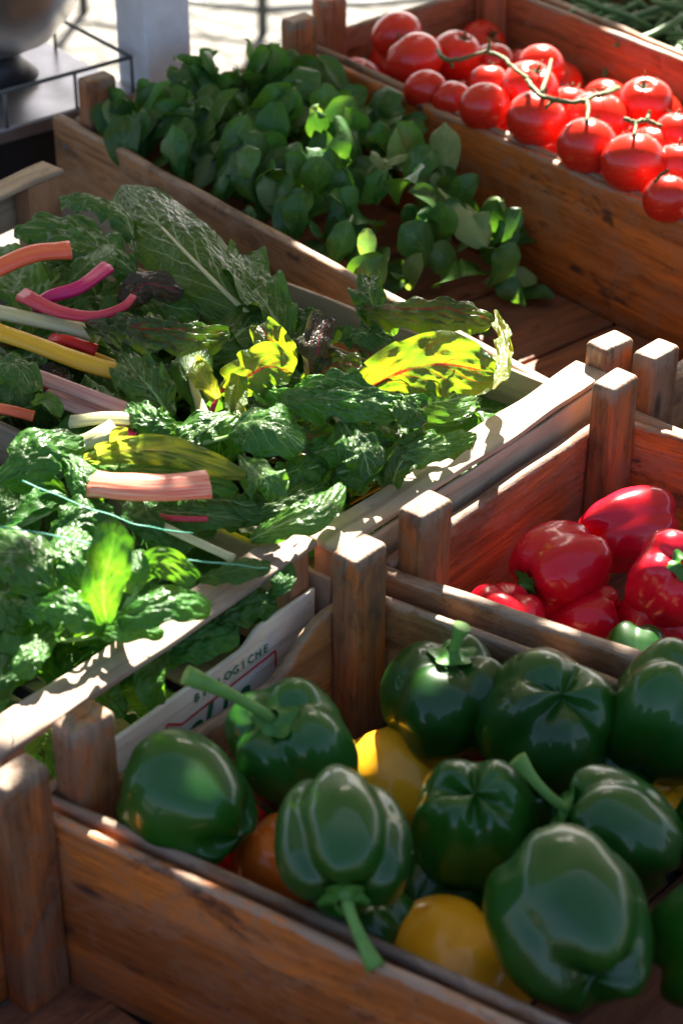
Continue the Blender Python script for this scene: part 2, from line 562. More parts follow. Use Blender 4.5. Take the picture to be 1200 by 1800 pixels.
def upright(name, mat, root, L, t, h, mx, topfn=None, r=0.0035, segs=40, rot=0.0, endr=0.006, rows=9, wears=(0.85, 0.62), jit=0.0009):
    """board with rows of vertices down the faces so shape and wear follow the rim"""
    zs = [1 - 0.0, 1 - 0.012, 0.97, 0.93, 0.87, 0.78, 0.6, 0.35, 0.04, 0.0]
    sd = random.random() * 90
    rings, wear = [], []
    xs = [0, endr * 0.25, endr] + [endr + (L - 2 * endr) * i / segs for i in range(1, segs)] + [L - endr, L - endr * 0.25, L]
    for x in xs:
        e = min(x, L - x)
        rnd_ = 1 - (1 - min(1, e / endr)) ** 2
        rnd_ = math.sqrt(max(rnd_, 0))
        tz = topfn(x / L) if topfn else 0.0
        top = tz - endr * (1 - rnd_) * 0.9
        bot = -h + endr * (1 - rnd_) * 0.9
        th = t * (0.55 + 0.45 * rnd_)
        ring = []
        side = []
        for q in zs:
            z = bot + (top - bot) * q
            dz = min(top - z, z - bot)
            ins = 0.0
            if dz < r: ins = r - math.sqrt(max(0, r * r - (r - dz) ** 2))
            side.append((z, max(th / 2 - ins, th * 0.12), top - z))
        for sgn in (1, -1):
            for (z, hw, dd) in (side if sgn == 1 else side[::-1]):
                yy = sgn * hw + noise.noise((x * 12 + sd, sgn * 3, z * 30)) * jit
                zz = z + noise.noise((x * 16 + sd, sgn * 2, z * 12 + 8)) * jit * (2.2 if dd < 0.004 else 0.5)
                ring.append((x, yy, zz))
                wv = wears[0] if dd < 0.004 else max(0, wears[1] * (1 - dd / 0.024))
                if e < 0.008: wv = max(wv, 0.45)
                wear.append(wv)
        rings.append(ring)
    v, f = loft(rings)
    return mesh(name, v, f, mat, root, attrs={'wear': wear}, mx=mx)


def post(name, mat, root, c, adir, bdir, wa=0.023, wb=0.036, top=0.05, h=0.20, lean=(0, 0)):
    """upright corner post, grain along its length; local x is up"""
    a = v2(adir).normalized()
    zb = v2(bdir).normalized()
    up = Vector((lean[0], lean[1], 1)).normalized()
    m = frame_mx(v2(c, top - h), up, zb)
    # section: y across (a), z along (b), centred
    sec = ringrect(wa, wb, 0.0030, 3)
    rings, wear = [], []
    sd = random.random() * 50
    xs = [0.0] + [h * i / 20 for i in range(1, 19)] + [h - 0.005, h - 0.003, h - 0.0013, h - 0.0004, h]
    for x in xs:
        d = h - x
        ins = 0.0
        if d < 0.005:
            ins = 0.66 * (0.005 - math.sqrt(max(0, 0.005 ** 2 - (0.005 - d) ** 2)))
        ring = []
        for (y, z) in sec:
            ly = y * (1 - ins * 0.75 / (wa / 2)); lz = z * (1 - ins * 0.9 / (wb / 2))
            ring.append((x + (noise.noise((y * 60 + sd, z * 60, 1)) * 0.0007 if 0.0003 < d < 0.008 else 0),
                         ly + noise.noise((x * 20 + sd, y * 30, z * 30)) * 0.0009,
                         lz + noise.noise((x * 20 + sd, y * 30, z * 30 + 7)) * 0.0009))
            wear.append(0.75 if d < 0.006 else max(0, 0.38 * (1 - d / 0.05)))
        rings.append(ring)
    v, f = loft(rings)
    return mesh(name, v, f, mat, root, attrs={'wear': wear}, mx=m)


def crate(label, NL, A, B, LA, LB, mats, posts='NL NR FL FR', t=0.012, h=0.15, end_in=0.0, skip=(), tops=None, holes=(), zr=0.0, ptop=0.05, near_ext=0.0, Bf=None, LAf=None):
    """fruit crate: NL = outer near-left corner at the rim; A along, B across"""
    A = v2(A).normalized(); B = v2(B).normalized()
    NL = v2(NL)
    root = empty('wooden_crate', (NL.x, NL.y, zr - h), label=label, cat='crate')
    Minv = Matrix.Translation((-NL.x, -NL.y, -(zr - h)))

    def fix(o):
        o.matrix_basis = Minv @ o.matrix_basis
        return o
    tops = tops or {}
    e = t / 2
    T = v2((0, 0), 0)
    near0, near1 = NL + B * e - A * near_ext, NL + A * LA + B * e
    far0, far1 = NL + B * (LB - e), NL + A * LA + B * (LB - e)
    if 'near' not in skip:
        fix(board('long_board', mats['near'], root, near0, near1, h, t, zr, topfn=tops.get('near')))
    if 'far' not in skip:
        fix(board('long_board', mats['far'], root, far0, far1, h, t, zr, topfn=tops.get('far')))
    g_ = 0.0008
    if 'left' not in skip:
        fix(board('end_board', mats['left'], root, NL + A * (e + end_in) + B * (t + g_), NL + A * (e + end_in) + B * (LB - t - g_), h, t, zr + 0.001, topfn=tops.get('left')))
    if 'right' not in skip:
        fix(board('end_board', mats['right'], root, NL + A * (LA - e) + B * (t + g_), NL + A * (LA - e) + B * (LB - t - g_), h, t, zr + 0.001, topfn=tops.get('right')))
    pa, pb = t + 0.0125 + end_in, t + 0.019
    for nm, c in (('NL', NL + A * pa + B * pb), ('NR', NL + A * (LA - t - 0.0125) + B * pb), ('FL', NL + A * pa + B * (LB - pb)), ('FR', NL + A * (LA - t - 0.0125) + B * (LB - pb))):
        if nm in posts.split():
            fix(post('corner_post', mats['post'], root, c, A, B, top=zr + ptop, h=ptop + h - 0.002))
    for sd_, y_ in ((near0, -1), (far0, 1)):
        for x_ in (0.022, 0.028, LA - 0.025):
            for z_ in (-0.03, -0.11):
                ctr = sd_ + A * (x_ + near_ext)
                for w_ in (1, -1):
                    pv = ctr + B * (w_ * (e - 0.0001)) + Vector((0, 0, zr + z_))
                    if x_ == 0.028 and z_ == -0.11: continue
                    v_, f_ = tube([(0, 0, 0), (0, 0, 0.0012)], 0.0022, 8)
                    fix(mesh('nail', v_, f_, M_INK, root, mx=frame_mx(pv, A, B * w_)))
    # floor planks across the crate
    n = max(1, round((LA - 2 * t) / 0.125))
    wv = (LA - 2 * t - 0.004) / n
    for i in range(n):
        c0 = NL + A * (t + 0.002 + wv * (i + 0.5)) + B * (t + 0.002)
        c0.z = zr - h + 0.008
        o = prism('floor_plank', mats['floor'], root, LB - 2 * t - 0.004, wv - 0.005, 0.008, frame_mx(c0, B), 0.002, 16, wtop=False)
        fix(o)
    return root


def dip(d, a=0.25, b=0.75, s=0.09):
    def f(x):
        def ss(q):
            q = min(1, max(0, q)); return q * q * (3 - 2 * q)
        return -d * ss((x - a) / s) * ss((b - x) / s)
    return f


MO = dict(near=M_ORANGE, far=M_ORANGE, left=M_BROWN, right=M_ORANGE, post=M_POST, floor=M_FLOOR)
MB_ = dict(near=M_BROWN, far=M_BROWN, left=M_BROWN, right=M_BROWN, post=M_POST, floor=M_FLOOR)
AG, BG = (0.85, -0.53), (0.68, 0.733)

# green pepper crate
crate('brown wooden crate heaped with green peppers', (-0.2026, 1.042), AG, BG, 0.56, 0.318, MB_, tops={'left': dip(0.034, 0.06, 0.88, 0.20)}, t=0.009, zr=-0.005, ptop=0.055)
# empty crate in front of it
Bf = Vector((0.68, 0.733)).normalized()
crate('empty orange-brown crate in the bottom left corner in front of the green peppers',
      (-0.199 - Bf.x * 0.32, 1.031 - Bf.y * 0.32), AG, BG, 0.56, 0.318, dict(MO, left=M_ORANGE), t=0.009)
# red pepper crate
crate('reddish wooden crate holding red peppers', (0.0204, 1.284), (0.857, -0.515), (0.655, 0.756), 0.56, 0.306,
      dict(near=M_BROWN, far=M_ORANGE, left=M_RED, right=M_RED, post=M_POST, floor=M_FLOOR), zr=0.004)
# long salad crate
AS_ = Vector((0.64, -0.768, 0)).normalized(); BS_ = Vector((0.768, 0.64, 0)).normalized()
crate('long wooden crate holding small round salad leaves, half empty at its right end', (-0.316, 2.153), AS_, BS_, 0.832, 0.338,
      dict(near=M_BROWN, far=M_ORANGE, left=M_BROWN, right=M_BROWN, post=M_POST, floor=M_FLOOR), end_in=0.025, t=0.011)
# tomato crate
crate('reddish wooden crate full of vine tomatoes', (-0.052, 2.374), (0.627, -0.779), (0.79, 0.613), 0.86, 0.312,
      dict(near=M_BROWN, far=M_RED, left=M_RED, right=M_RED, post=M_RED, floor=M_FLOOR), zr=0.002, t=0.0105)
# crate at the right edge behind the red peppers
crate('wooden crate at the right edge of the photo behind the red peppers', (0.224, 1.531), (0.72, -0.69), (0.69, 0.72), 0.5, 0.3, dict(MB_), zr=0.0, t=0.011)
# bean crate
crate('wooden crate of green beans beyond the tomatoes', (0.206, 2.58), (0.60, -0.80), (0.80, 0.60), 0.7, 0.30,
      MB_, zr=0.0, t=0.010, posts='FL FR')

# table under everything
tb = empty('market_table', (-0.316, 2.153, -0.95), label='dark market table carrying the crates', cat='table')
TQ = lambda p, q, z: AS_ * p + BS_ * q + Vector((0, 0, z))
v, f = loft([[TQ(p, q, z) for q, z in ((-1.7, 0.760), (0.62, 0.760), (0.62, 0.795), (-1.7, 0.795))] for p in (-0.02, 1.75)])
mesh('table_top', v, f, M_TABLE, tb, smooth=False)
for p in (0.03, 1.70):
    for q in (-1.62, 0.56):
        v, f = loft([[TQ(p + a_, q + b_, z) for a_, b_ in ((-.03, -.03), (.03, -.03), (.03, .03), (-.03, .03))] for z in (0, 0.76)])
        mesh('leg', v, f, M_DGREY, tb, smooth=False)


# ------------------------------------------------------------------ pale trays
def text_mesh(name, body, size, mat, parent, mx, shear=0.0):
    cu = D.curves.new(name, 'FONT')
    cu.body = body; cu.size = size; cu.shear = shear; cu.align_x = 'CENTER' if len(body) == 1 else 'LEFT'; cu.extrude = 0.0; cu.offset = size * 0.02
    cu.resolution_u = 3
    to = D.objects.new(name, cu)
    COL.objects.link(to)
    bpy.context.view_layer.update()
    me = D.meshes.new_from_object(to.evaluated_get(bpy.context.evaluated_depsgraph_get()))
    D.objects.remove(to)
    me.materials.clear(); me.materials.append(mat)
    o = D.objects.new(name, me)
    COL.objects.link(o)
    o.parent = parent
    o.matrix_basis = mx
    return o


def tray(label, r0, r1, A, LA, zr, mats, leftbar=True, drop=0.040, slat_top=None, depth_=0.13, railw=0.031, tri=True):
    """r0->r1 right-hand end bar centre (near to far); tray extends by -A"""
    r0, r1 = v2(r0), v2(r1)
    A = v2(A).normalized()
    Bd = (r1 - r0).normalized()
    W = (r1 - r0).length
    root = empty('vegetable_tray', (r0.x, r0.y, zr - depth_), label=label, cat='tray')
    Minv = Matrix.Translation((-r0.x, -r0.y, -(zr - depth_)))

    def fix(o):
        o.matrix_basis = Minv @ o.matrix_basis; return o
    ends = [(r0, 1, 'rail')]
    if leftbar: ends.append((r0 - A * LA, -1, 'rail'))
    for c, s, _ in ends:
        for q in ((0.012, 0.3), (W - 0.014, -0.4), (W - 0.02, 0.5)):
            v_, f_ = tube([(q[0] - 0.003, q[1] * railw * .5, 0.0004), (q[0] + 0.003, q[1] * railw * .5 + .001, 0.0004)], 0.0005, 6)
            fix(mesh('staple', v_, f_, M_INK, root, mx=frame_mx(v2(c, zr), Bd)))
        fix(prism('end_bar', mats['bar'], root, W, railw, 0.0055, frame_mx(v2(c, zr), Bd), 0.0015, 30, endr=0.0015, jit=0.0016))
        # end slat below with a gap
        off = A * s * (railw / 2 - 0.002)
        z2 = zr - drop if s > 0 else zr - 0.0065
        p = c + off + Bd * 0.004
        sl = upright('end_slat', mats['slat'], root, W - 0.008, 0.004, depth_ - 0.050 if s > 0 else 0.05, frame_mx(v2(p, z2), Bd), topfn=slat_top, r=0.0008, segs=60, endr=0.001, wears=(0, 0), jit=0.0005)
        fix(sl)
        if s > 0: root['_'] = 1; main_slat = sl
        for q in (0.014, W - 0.014):
            b = Bd * q
            sec = 0.020
            sb = 0.5 if s > 0 else 1.1
            if s < 0: b = Bd * (0.024 if q < W / 2 else W - 0.024)
            v_, f_ = loft([[(x, y, z) for x, y in ((-sec * 0.5, -sec * sb), (sec * 0.5, -sec * sb), (sec * 0.5, sec * sb), (-sec * 0.5, sec * sb))] for z in (0, depth_ - 0.0065)])
            # grain along local x: rotate so x is up
            mx = frame_mx(v2(c + b - A * s * 0.001, zr - depth_), Vector((0, 0, 1)), A)
            v_ = [(p_[2], p_[1], p_[0]) for p_ in v_]
            o = mesh('corner_block', v_, [tuple(reversed(k)) for k in f_], mats['post'], root, smooth=False, mx=mx)
            fix(o)
    for q, sgn in ((0.002, -1), (W - 0.002, 1)):
        for (zt, hh) in ((zr - 0.030, 0.040), (zr - 0.078, 0.040)):
            p1 = r0 + Bd * q + A * 0.006
            p0 = p1 - A * (LA + 0.0)
            fix(upright('side_slat', mats['side'], root, (p1 - p0).length, 0.004, hh, frame_mx(v2(p0, zt), A), r=0.0008, segs=20, endr=0.001, wears=(0, 0)))
    for i in range(4):
        c = r0 - A * (LA) + Bd * (W * (i + 0.5) / 4)
        fix(prism('floor_slat', mats['side'], root, LA, W / 4 - 0.012, 0.004, frame_mx(v2(c, zr - depth_ + 0.004), A), 0.001, 4, wtop=False))
    del root['_']
    return root, main_slat, W


MT = dict(bar=M_PALE, slat=M_PALE, post=M_PEACH, side=M_PALE)
TA = (0.77, -0.635)
r2n, r2f = P(566, 955, 0.03), P(1040, 645, 0.03)
tray2, slat2, W2 = tray('pale slatted tray holding rainbow chard', r2n, r2f, TA, 0.645, 0.03, MT, drop=0.0085)
r1n, r1f = P(-25, 1310, 0.035), P(531, 938, 0.035)
tray1, slat1, W1 = tray('pale slatted tray holding spinach, green and red print on its end', r1n, r1f, TA, 0.55, 0.035, dict(MT, bar=M_PALEGREY, slat=M_SLAT),
                        slat_top=lambda x: -0.010 * (1 if x < 0.74 else max(0, 1 - (x - 0.74) / 0.05)))


# print on the end slat: local slat frame x along Bd, z up, +A face is -y?
def on_slat(x, z, sz=1.0):
    return Matrix.Translation((x, -0.0029, z)) @ Matrix.Rotation(math.pi / 2, 4, 'X')


for i, ch in enumerate('BIOLOGICHE'):
    text_mesh('printed_letter', ch, 0.0098, M_PRINTG, slat1, on_slat(0.174 + i * 0.0082, -0.0255))
text_mesh('printed_word', 'al l a', 0.036, M_PRINTG, slat1, on_slat(0.162, -0.060), 0.3)


def strip(name, pts, wd, mat, parent):
    vs, fs = [], []
    for (x0, z0), (x1, z1) in zip(pts[:-1], pts[1:]):
        d = Vector((x1 - x0, z1 - z0)); n_ = Vector((-d.y, d.x)).normalized() * wd / 2
        b = len(vs)
        y = -0.0031
        vs += [(x0 - n_.x, y, z0 - n_.y), (x1 - n_.x, y, z1 - n_.y), (x1 + n_.x, y, z1 + n_.y), (x0 + n_.x, y, z0 + n_.y)]
        fs.append((b, b + 1, b + 2, b + 3))
    return mesh(name, vs, fs, mat, parent, smooth=False)


strip('printed_border', [(0.130, -0.058), (0.143, -0.027), (0.157, -0.036), (0.258, -0.030), (0.258, -0.045)], 0.0022, M_PRINTR, slat1)
mesh('printed_diamond', [(0.135, -0.0032, -0.046), (0.144, -0.0032, -0.060), (0.153, -0.0032, -0.046), (0.144, -0.0032, -0.033)], [(0, 1, 2, 3)], M_PRINTG, slat1, smooth=False)


# ------------------------------------------------------------------ leaves
def blade(path, W, N0, roll=0.0, roll2=None, nu=46, nv=26, ruffle=0.12, rf=5, crinkle=0.04, cup=0.1, curl=0.0, shape='chard', seed=0, nside=6, k=0.45):
    """leaf blade over a centre line. W = half width (m)."""
    c = spline(path, nu)
    L = sum((c[i + 1] - c[i]).length for i in range(nu - 1))
    L0 = L
    vs, uv = [], []
    for i, p in enumerate(c):
        u = i / (nu - 1)
        t = (c[min(i + 1, nu - 1)] - c[max(i - 1, 0)]).normalized()
        n0 = (N0 - t * N0.dot(t))
        if n0.length < 1e-3: n0 = CAMU - t * CAMU.dot(t)
        n0.normalize()
        rr = roll if roll2 is None else roll + (roll2 - roll) * u
        n0 = Matrix.Rotation(R(rr), 3, t) @ n0
        s = t.cross(n0).normalized()
        if shape == 'chard':
            wd = (u + 0.015) ** 0.55 * (1.0 - u) ** 0.42 / 0.60
        elif shape == 'spinach':
            wd = (u + 0.01) ** 0.62 * (1.0 - u) ** 0.36 / 0.60
        else:
            wd = 0.10 * (1 - u) + max(0.0, math.sin(math.pi * u ** 1.45)) ** 0.72
        wd = max(wd, 0.0) * W
        for j in range(nv + 1):
            v = j / nv * 2 - 1
            irr = 1 + 0.16 * noise.noise((u * 4 + seed * 3.1, 2 if v > 0 else -2, seed)) + 0.035 * noise.noise((u * 12 + seed, 5 * (v > 0), seed))
            a = abs(v)
            # blistered surface between side veins
            sv = nside * (u - k * a)
            bl = abs(math.sin(math.pi * sv)) ** 0.7 * (1 - 0.5 * a) * min(1, a * 4)
            nn = noise.noise((u * 9 + seed, v * 5, seed * 1.7)) + 0.6 * noise.noise((u * 20 + seed, v * 11, seed))
            puck = abs(noise.noise((u * L0 * 62 + seed, v * W * 62, seed))) + 0.3 * abs(noise.noise((u * L0 * 130 + seed, v * W * 130, seed + 3)))
            hgt = crinkle * W * (bl * 1.0 + nn * 0.8 + puck * 1.5 * (1 if crinkle > .05 else .3))
            hgt += ruffle * W * a ** 2.2 * (math.sin(rf * 2 * math.pi * u + (1.3 if v > 0 else 0) + seed + 2 * noise.noise((u * 3, seed, v))) + 0.7 * noise.noise((u * 8, v * 3, seed + 4)))
            hgt += cup * W * a * a
            lat = v * wd * irr
            # curling of the rim
            if curl:
                ang = curl * a * a
                hgt += wd * irr * a * math.sin(ang) * 0.8
                lat = v * wd * irr * math.cos(ang * 0.8)
            wfade = min(1, wd / (0.3 * W) if W else 1)
            vs.append(p + s * lat + n0 * hgt * wfade)
            uv.append((u, j / nv))
    fs = []
    m = nv + 1
    for i in range(nu - 1):
        for j in range(nv):
            fs.append((i * m + j, i * m + j + 1, (i + 1) * m + j + 1, (i + 1) * m + j))
    return vs, uv, fs, L


def ribbon_tube(path, r0, r1, n=12, flat=0.6, seg=16, groove=0.25, N0=None):
    """celery-like stalk: flattened section with a grooved top, uv along/around"""
    c = spline(path, seg)
    N0 = N0 or Vector((0, -0.5, 0.86))
    vs, uv, rings = [], [], []
    for i, p in enumerate(c):
        u = i / (seg - 1)
        t = (c[min(i + 1, seg - 1)] - c[max(i - 1, 0)]).normalized()
        n0 = (N0 - t * N0.dot(t)).normalized()
        s = t.cross(n0).normalized()
        r = r0 + (r1 - r0) * u
        for kx in range(n):
            a = 2 * math.pi * kx / n
            y = math.sin(a) * flat
            if y > 0: y *= (1 - groove * (1 - abs(math.cos(a)))) if abs(math.cos(a)) < 0.8 else 1
            x = math.cos(a)
            wob = (1 + 0.07 * math.sin(7 * a)) * (1 + 0.10 * max(0, 1 - u * 7) + 0.10 * max(0, 1 - (1 - u) * 7) + 0.05 * noise.noise((u * 5, r0 * 900, 1)))
            vs.append(p + s * x * r * wob + n0 * y * r * wob)
            uv.append((u * 3, kx / n))
    fs = []
    for i in range(seg - 1):
        for j in range(n):
            kx = (j + 1) % n
            fs.append((i * n + j, i * n + kx, (i + 1) * n + kx, (i + 1) * n + j))
    fs.append(tuple(range(n))[::-1]); fs.append(tuple(range((seg - 1) * n, seg * n)))
    return vs, uv, fs


NDEF = Vector((0, -0.45, 0.9)).normalized()


def leaf(label, pts, hw, mat, stalk=None, smat=None, sr=(0.008, 0.006), group=None, name='chard_leaf', cat='leaf', up=None, edge=None, **k):
    """pts: (px,py,z) from base to tip; hw half width in photo pixels"""
    path = [P(*p) for p in pts]
    d = sum(depth(p) for p in path) / len(path)
    W = hw * d / F
    seed = random.random() * 50
    vs, uv, fs, L = blade(path, W, up or NDEF, seed=seed, **k)
    base = path[0]
    loc = base.copy()
    root = None
    sub = lambda q: [Vector(a) - loc for a in q]
    if stalk:
        root = empty(name, loc, label=label, cat=cat, group=group)
        mesh('blade', sub(vs), fs, mat, root, uvs=uv)
        sp = [P(*p) for p in stalk]
        sv, suv, sf = ribbon_tube(sp, *sr)
        mesh('stalk', sub(sv), sf, smat, root, uvs=suv)
        return root
    o = mesh(name, sub(vs), fs, mat, None, uvs=uv, loc=loc)
    return tag(o, label, cat, group)


def stalk(label, pts, rpx, mat, flat=0.6, name='chard_stalk', n=14, taper=1.0, groove=0.25):
    path = [P(*p) for p in pts]
    d = sum(depth(p) for p in path) / len(path)
    r = rpx * d / F
    loc = path[0].copy()
    v_, u_, f_ = ribbon_tube(path, r, r * taper, n=16, flat=flat, seg=22, groove=groove)
    o = mesh(name, [Vector(q) - loc for q in v_], f_, mat, None, uvs=u_, loc=loc)
    return tag(o, label, 'stalk')



# ------------------------------------------------------------------ gobo: unseen sheet added overhead for shade, holes cut for the sun patches
def sun_gobo():
    zc = 1.15
    cell = 0.011
    k = zc / SUND.z
    xs = np.arange(-1.15, 1.55, cell)
    ys = np.arange(1.45, 4.6, cell)
    X, Y = np.meshgrid(xs, ys, indexing='ij')
    hole = np.zeros(X.shape, bool)
    # photo x, y, radius x, radius y, height of the sunlit thing
    SUNNY = [
        (1010, 190, 130, 75, 0.02), (1130, 190, 90, 60, 0.02), (1110, 290, 110, 70, 0.02), (940, 150, 70, 45, 0.02), (1185, 360, 60, 60, 0.0), (900, 150, 60, 30, .02),
        (1130, 85, 90, 30, 0.0), (1200, 120, 60, 30, 0.0),
        (1065, 592, 55, 22, 0.05), (1150, 618, 60, 22, 0.05), (1085, 680, 55, 25, 0.05), (1195, 595, 40, 22, 0.0), (1190, 745, 22, 14, 0.0),
        (1010, 665, 75, 40, 0.03), (940, 715, 70, 45, 0.03), (885, 765, 50, 40, 0.03), (845, 795, 16, 24, 0.03),
        (900, 610, 100, 40, 0.0), (740, 530, 60, 24, 0.04), (960, 650, 40, 22, 0.0), (575, 445, 56, 22, 0.0),
        (700, 520, 40, 18, 0.0), (800, 545, 80, 24, 0.06), (870, 580, 36, 70, 0.06),
        (740, 600, 120, 20, 0.08), (650, 620, 40, 40, 0.07), (740, 640, 90, 22, 0.08),
        (485, 590, 50, 30, 0.07), (480, 655, 50, 30, .08), (700, 705, 26, 16, .09), (470, 745, 30, 14, .08), (560, 575, 30, 18, 0.07), (440, 650, 95, 34, 0.06), (360, 660, 28, 30, 0.05), (480, 690, 60, 25, 0.05), (420, 700, 20, 40, 0.05),
        (610, 690, 150, 18, 0.07), (560, 700, 80, 16, 0.07), (720, 710, 34, 26, 0.07), (790, 790, 60, 30, 0.05), (720, 820, 30, 20, 0.05),
        (290, 800, 150, 26, 0.05), (210, 845, 45, 14, 0.05), (570, 880, 22, 24, 0.05), (595, 850, 18, 12, 0.05),
        (90, 790, 40, 22, 0.06), (150, 800, 22, 50, 0.06), (160, 880, 50, 40, 0.06), (190, 1000, 65, 100, 0.07), (208, 930, 40, 34, 0.15), (190, 990, 34, 34, 0.125), (190, 1040, 46, 40, .10), (310, 1000, 46, 26, .085), (80, 980, 110, 60, 0.06), (290, 1000, 70, 50, 0.06),
        (120, 1060, 90, 60, 0.05), (40, 900, 40, 30, 0.05), (60, 1170, 50, 26, 0.05), (250, 1100, 60, 40, 0.06), (300, 1060, 40, 14, 0.06),
        (510, 965, 44, 34, 0.035), (235, 1155, 44, 32, 0.035), (40, 1240, 46, 34, 0.035), (5, 1290, 20, 14, 0.035), (85, 1330, 26, 20, 0.0), (55, 1290, 20, 20, 0.0),
        (645, 968, 58, 28, 0.05), (755, 893, 58, 26, 0.05), (600, 945, 36, 14, 0.03), (712, 905, 10, 8, .03),
        (820, 1042, 44, 13, 0.004), (905, 1062, 55, 22, -0.01), (770, 1150, 14, 10, 0.02),
        (775, 945, 1, 1, 0.0), (985, 942, 24, 14, 0.03), (1160, 945, 40, 26, 0.03), (985, 985, 22, 10, 0.04), (1120, 1000, 30, 30, 0.03), (1075, 905, 1, 1, 0.03), (1165, 1010, 30, 12, .03),
        (205, 1268, 16, 22, 0.05), (135, 1300, 8, 22, 0.05), (165, 1452, 22, 10, 0.0), (2, 1385, 14, 34, 0.05), (368, 1325, 22, 9, 0.05), (425, 1220, 16, 26, 0.03),
        (685, 1335, 52, 34, -0.06), (655, 1370, 14, 10, -0.05), (745, 1350, 16, 20, -0.03),
        (560, 212, 38, 16, 0.035), (545, 250, 20, 12, 0.03), (605, 255, 20, 12, 0.03), (785, 385, 16, 26, 0.02), (640, 418, 18, 12, 0.0), (740, 318, 26, 8, .01),
    ]
    for (px, py, rx, ry, z) in SUNNY:
        # cell -> point at height z along the sun ray
        q = (zc - z) / SUND.z
        wx, wy = X - SUND.x * q, Y - SUND.y * q
        f = wy * CP - (z - CH) * SP
        ux = 600 + F * wx / f
        uy = 900 - F * (wy * SP + (z - CH) * CP) / f
        h = ((ux - px) / rx) ** 2 + ((uy - py) / ry) ** 2
        m = h < 2.6
        idx = np.argwhere(m)
        for a, b in idx:
            nn = noise.noise((X[a, b] * 22, Y[a, b] * 22, 1.0)) * 0.7 + noise.noise((X[a, b] * 60, Y[a, b] * 60, 4.0)) * 0.35
            if h[a, b] < 1.35 + nn * 1.1: hole[a, b] = True
    vid = {}
    vs, fs = [], []

    def vtx(i, j):
        kk = (i, j)
        if kk not in vid:
            x, y = xs[0] + i * cell, ys[0] + j * cell
            vid[kk] = len(vs)
            vs.append((x - cell / 2 + noise.noise((i * .9, j * .9, 2)) * cell * .35, y - cell / 2 + noise.noise((i * .9, j * .9, 7)) * cell * .35,
                       zc))
        return vid[kk]
    ni, nj = X.shape
    # merge full columns of cells into long quads where possible
    for i in range(ni):
        j = 0
        while j < nj:
            if hole[i, j]:
                j += 1; continue
            fs.append((vtx(i, j), vtx(i + 1, j), vtx(i + 1, j + 1), vtx(i, j + 1)))
            j += 1
    # unbroken sheet round the holed middle
    x0, x1 = xs[0] - cell / 2, xs[0] + ni * cell - cell / 2
    y0, y1 = ys[0] - cell / 2, ys[0] + nj * cell - cell / 2
    e_ = 0.004
    for (ax, bx, ay, by) in ((-2.1, x0 + e_, 1.25, 5.2), (x1 - e_, 2.6, 1.25, 5.2), (x0 - e_, x1 + e_, 1.25, y0 + e_), (x0 - e_, x1 + e_, y1 - e_, 5.2)):
        q = len(vs)
        vs += [(ax, ay, zc + .003), (bx, ay, zc + .003), (bx, by, zc + .003), (ax, by, zc + .003)]
        fs.append((q, q + 1, q + 2, q + 3))
    # side flaps added to block low sky light
    for (p, q_) in (((-2.1, 1.25), (-2.1, 5.2)), ((2.6, 1.25), (2.6, 5.2))):
        q = len(vs)
        vs += [(p[0], p[1], zc + .003), (q_[0], q_[1], zc + .003), (q_[0], q_[1], zc - .42), (p[0], p[1], zc - .42)]
        fs.append((q, q + 1, q + 2, q + 3))
    m = N('gobo_fabric')
    tc_ = m.n('TexCoord')
    wv = m.noise(tc_.outputs['Object'], 4, 4)
    c = m.mix(wv, (0.21, 0.19, 0.13), (0.26, 0.24, 0.17))
    tl = m.n('BsdfTranslucent'); m.l(c, tl.inputs[0])
    mx = m.n('MixShader'); mx.inputs[0].default_value = 0.12
    m.set(Base_Color=c, Roughness=0.9)
    m.l(m.b.outputs[0], mx.inputs[1]); m.l(tl.outputs[0], mx.inputs[2]); m.l(mx.outputs[0], m.out.inputs[0])
    root = empty('sun_gobo', (0.2, 2.4, zc), label='unseen sheet added over the stall for shade, holes cut to let sun patches through', cat='sun_gobo')
    o = mesh('gobo_sheet', [(x - 0.2, y - 2.4, z - zc) for x, y, z in vs], fs, m.m, root)


sun_gobo()

# ------------------------------------------------------------------ background: pole, weighing scale, stand
pc = P(262, 122, 0.0)
pd = empty('awning_pole', (pc.x + .004, pc.y + 0.035, -0.95), label='white square metal pole behind the salad crate', cat='pole')
v, f = loft([[(x * .031, y * .031, z) for x, y in ((-1, -.92), (-.92, -1), (.92, -1), (1, -.92), (1, .92), (.92, 1), (-.92, 1), (-1, .92))] for z in (0, 2.1)])
po = mesh('pole_shaft', v, f, M_WHITE, pd, smooth=False)
v, f = loft([[(x * .06, y * .06, z) for x, y in ((-1, -1), (1, -1), (1, 1), (-1, 1))] for z in (0.0, 0.008)])
mesh('foot_plate', v, f, M_DGREY, pd, smooth=False)
pd.rotation_euler.z = R(38)

# weighing scale
sc_c = P(-14, 62, 0.03)
scl = empty('weighing_scale', (sc_c.x, sc_c.y, -0.03), label='kitchen-style weighing scale with a round steel bowl in the top left corner', cat='scale')


def lathe(prof, n=64):
    rings = [[(r * math.cos(2 * math.pi * i / n), r * math.sin(2 * math.pi * i / n), z) for i in range(n)] for r, z in prof]
    return loft(rings)


def part_lathe(name, prof, mat, parent, loc=(0, 0, 0)):
    v, f = lathe(prof)
    f = f[:-2]
    return mesh(name, v, f, mat, parent, loc=loc)


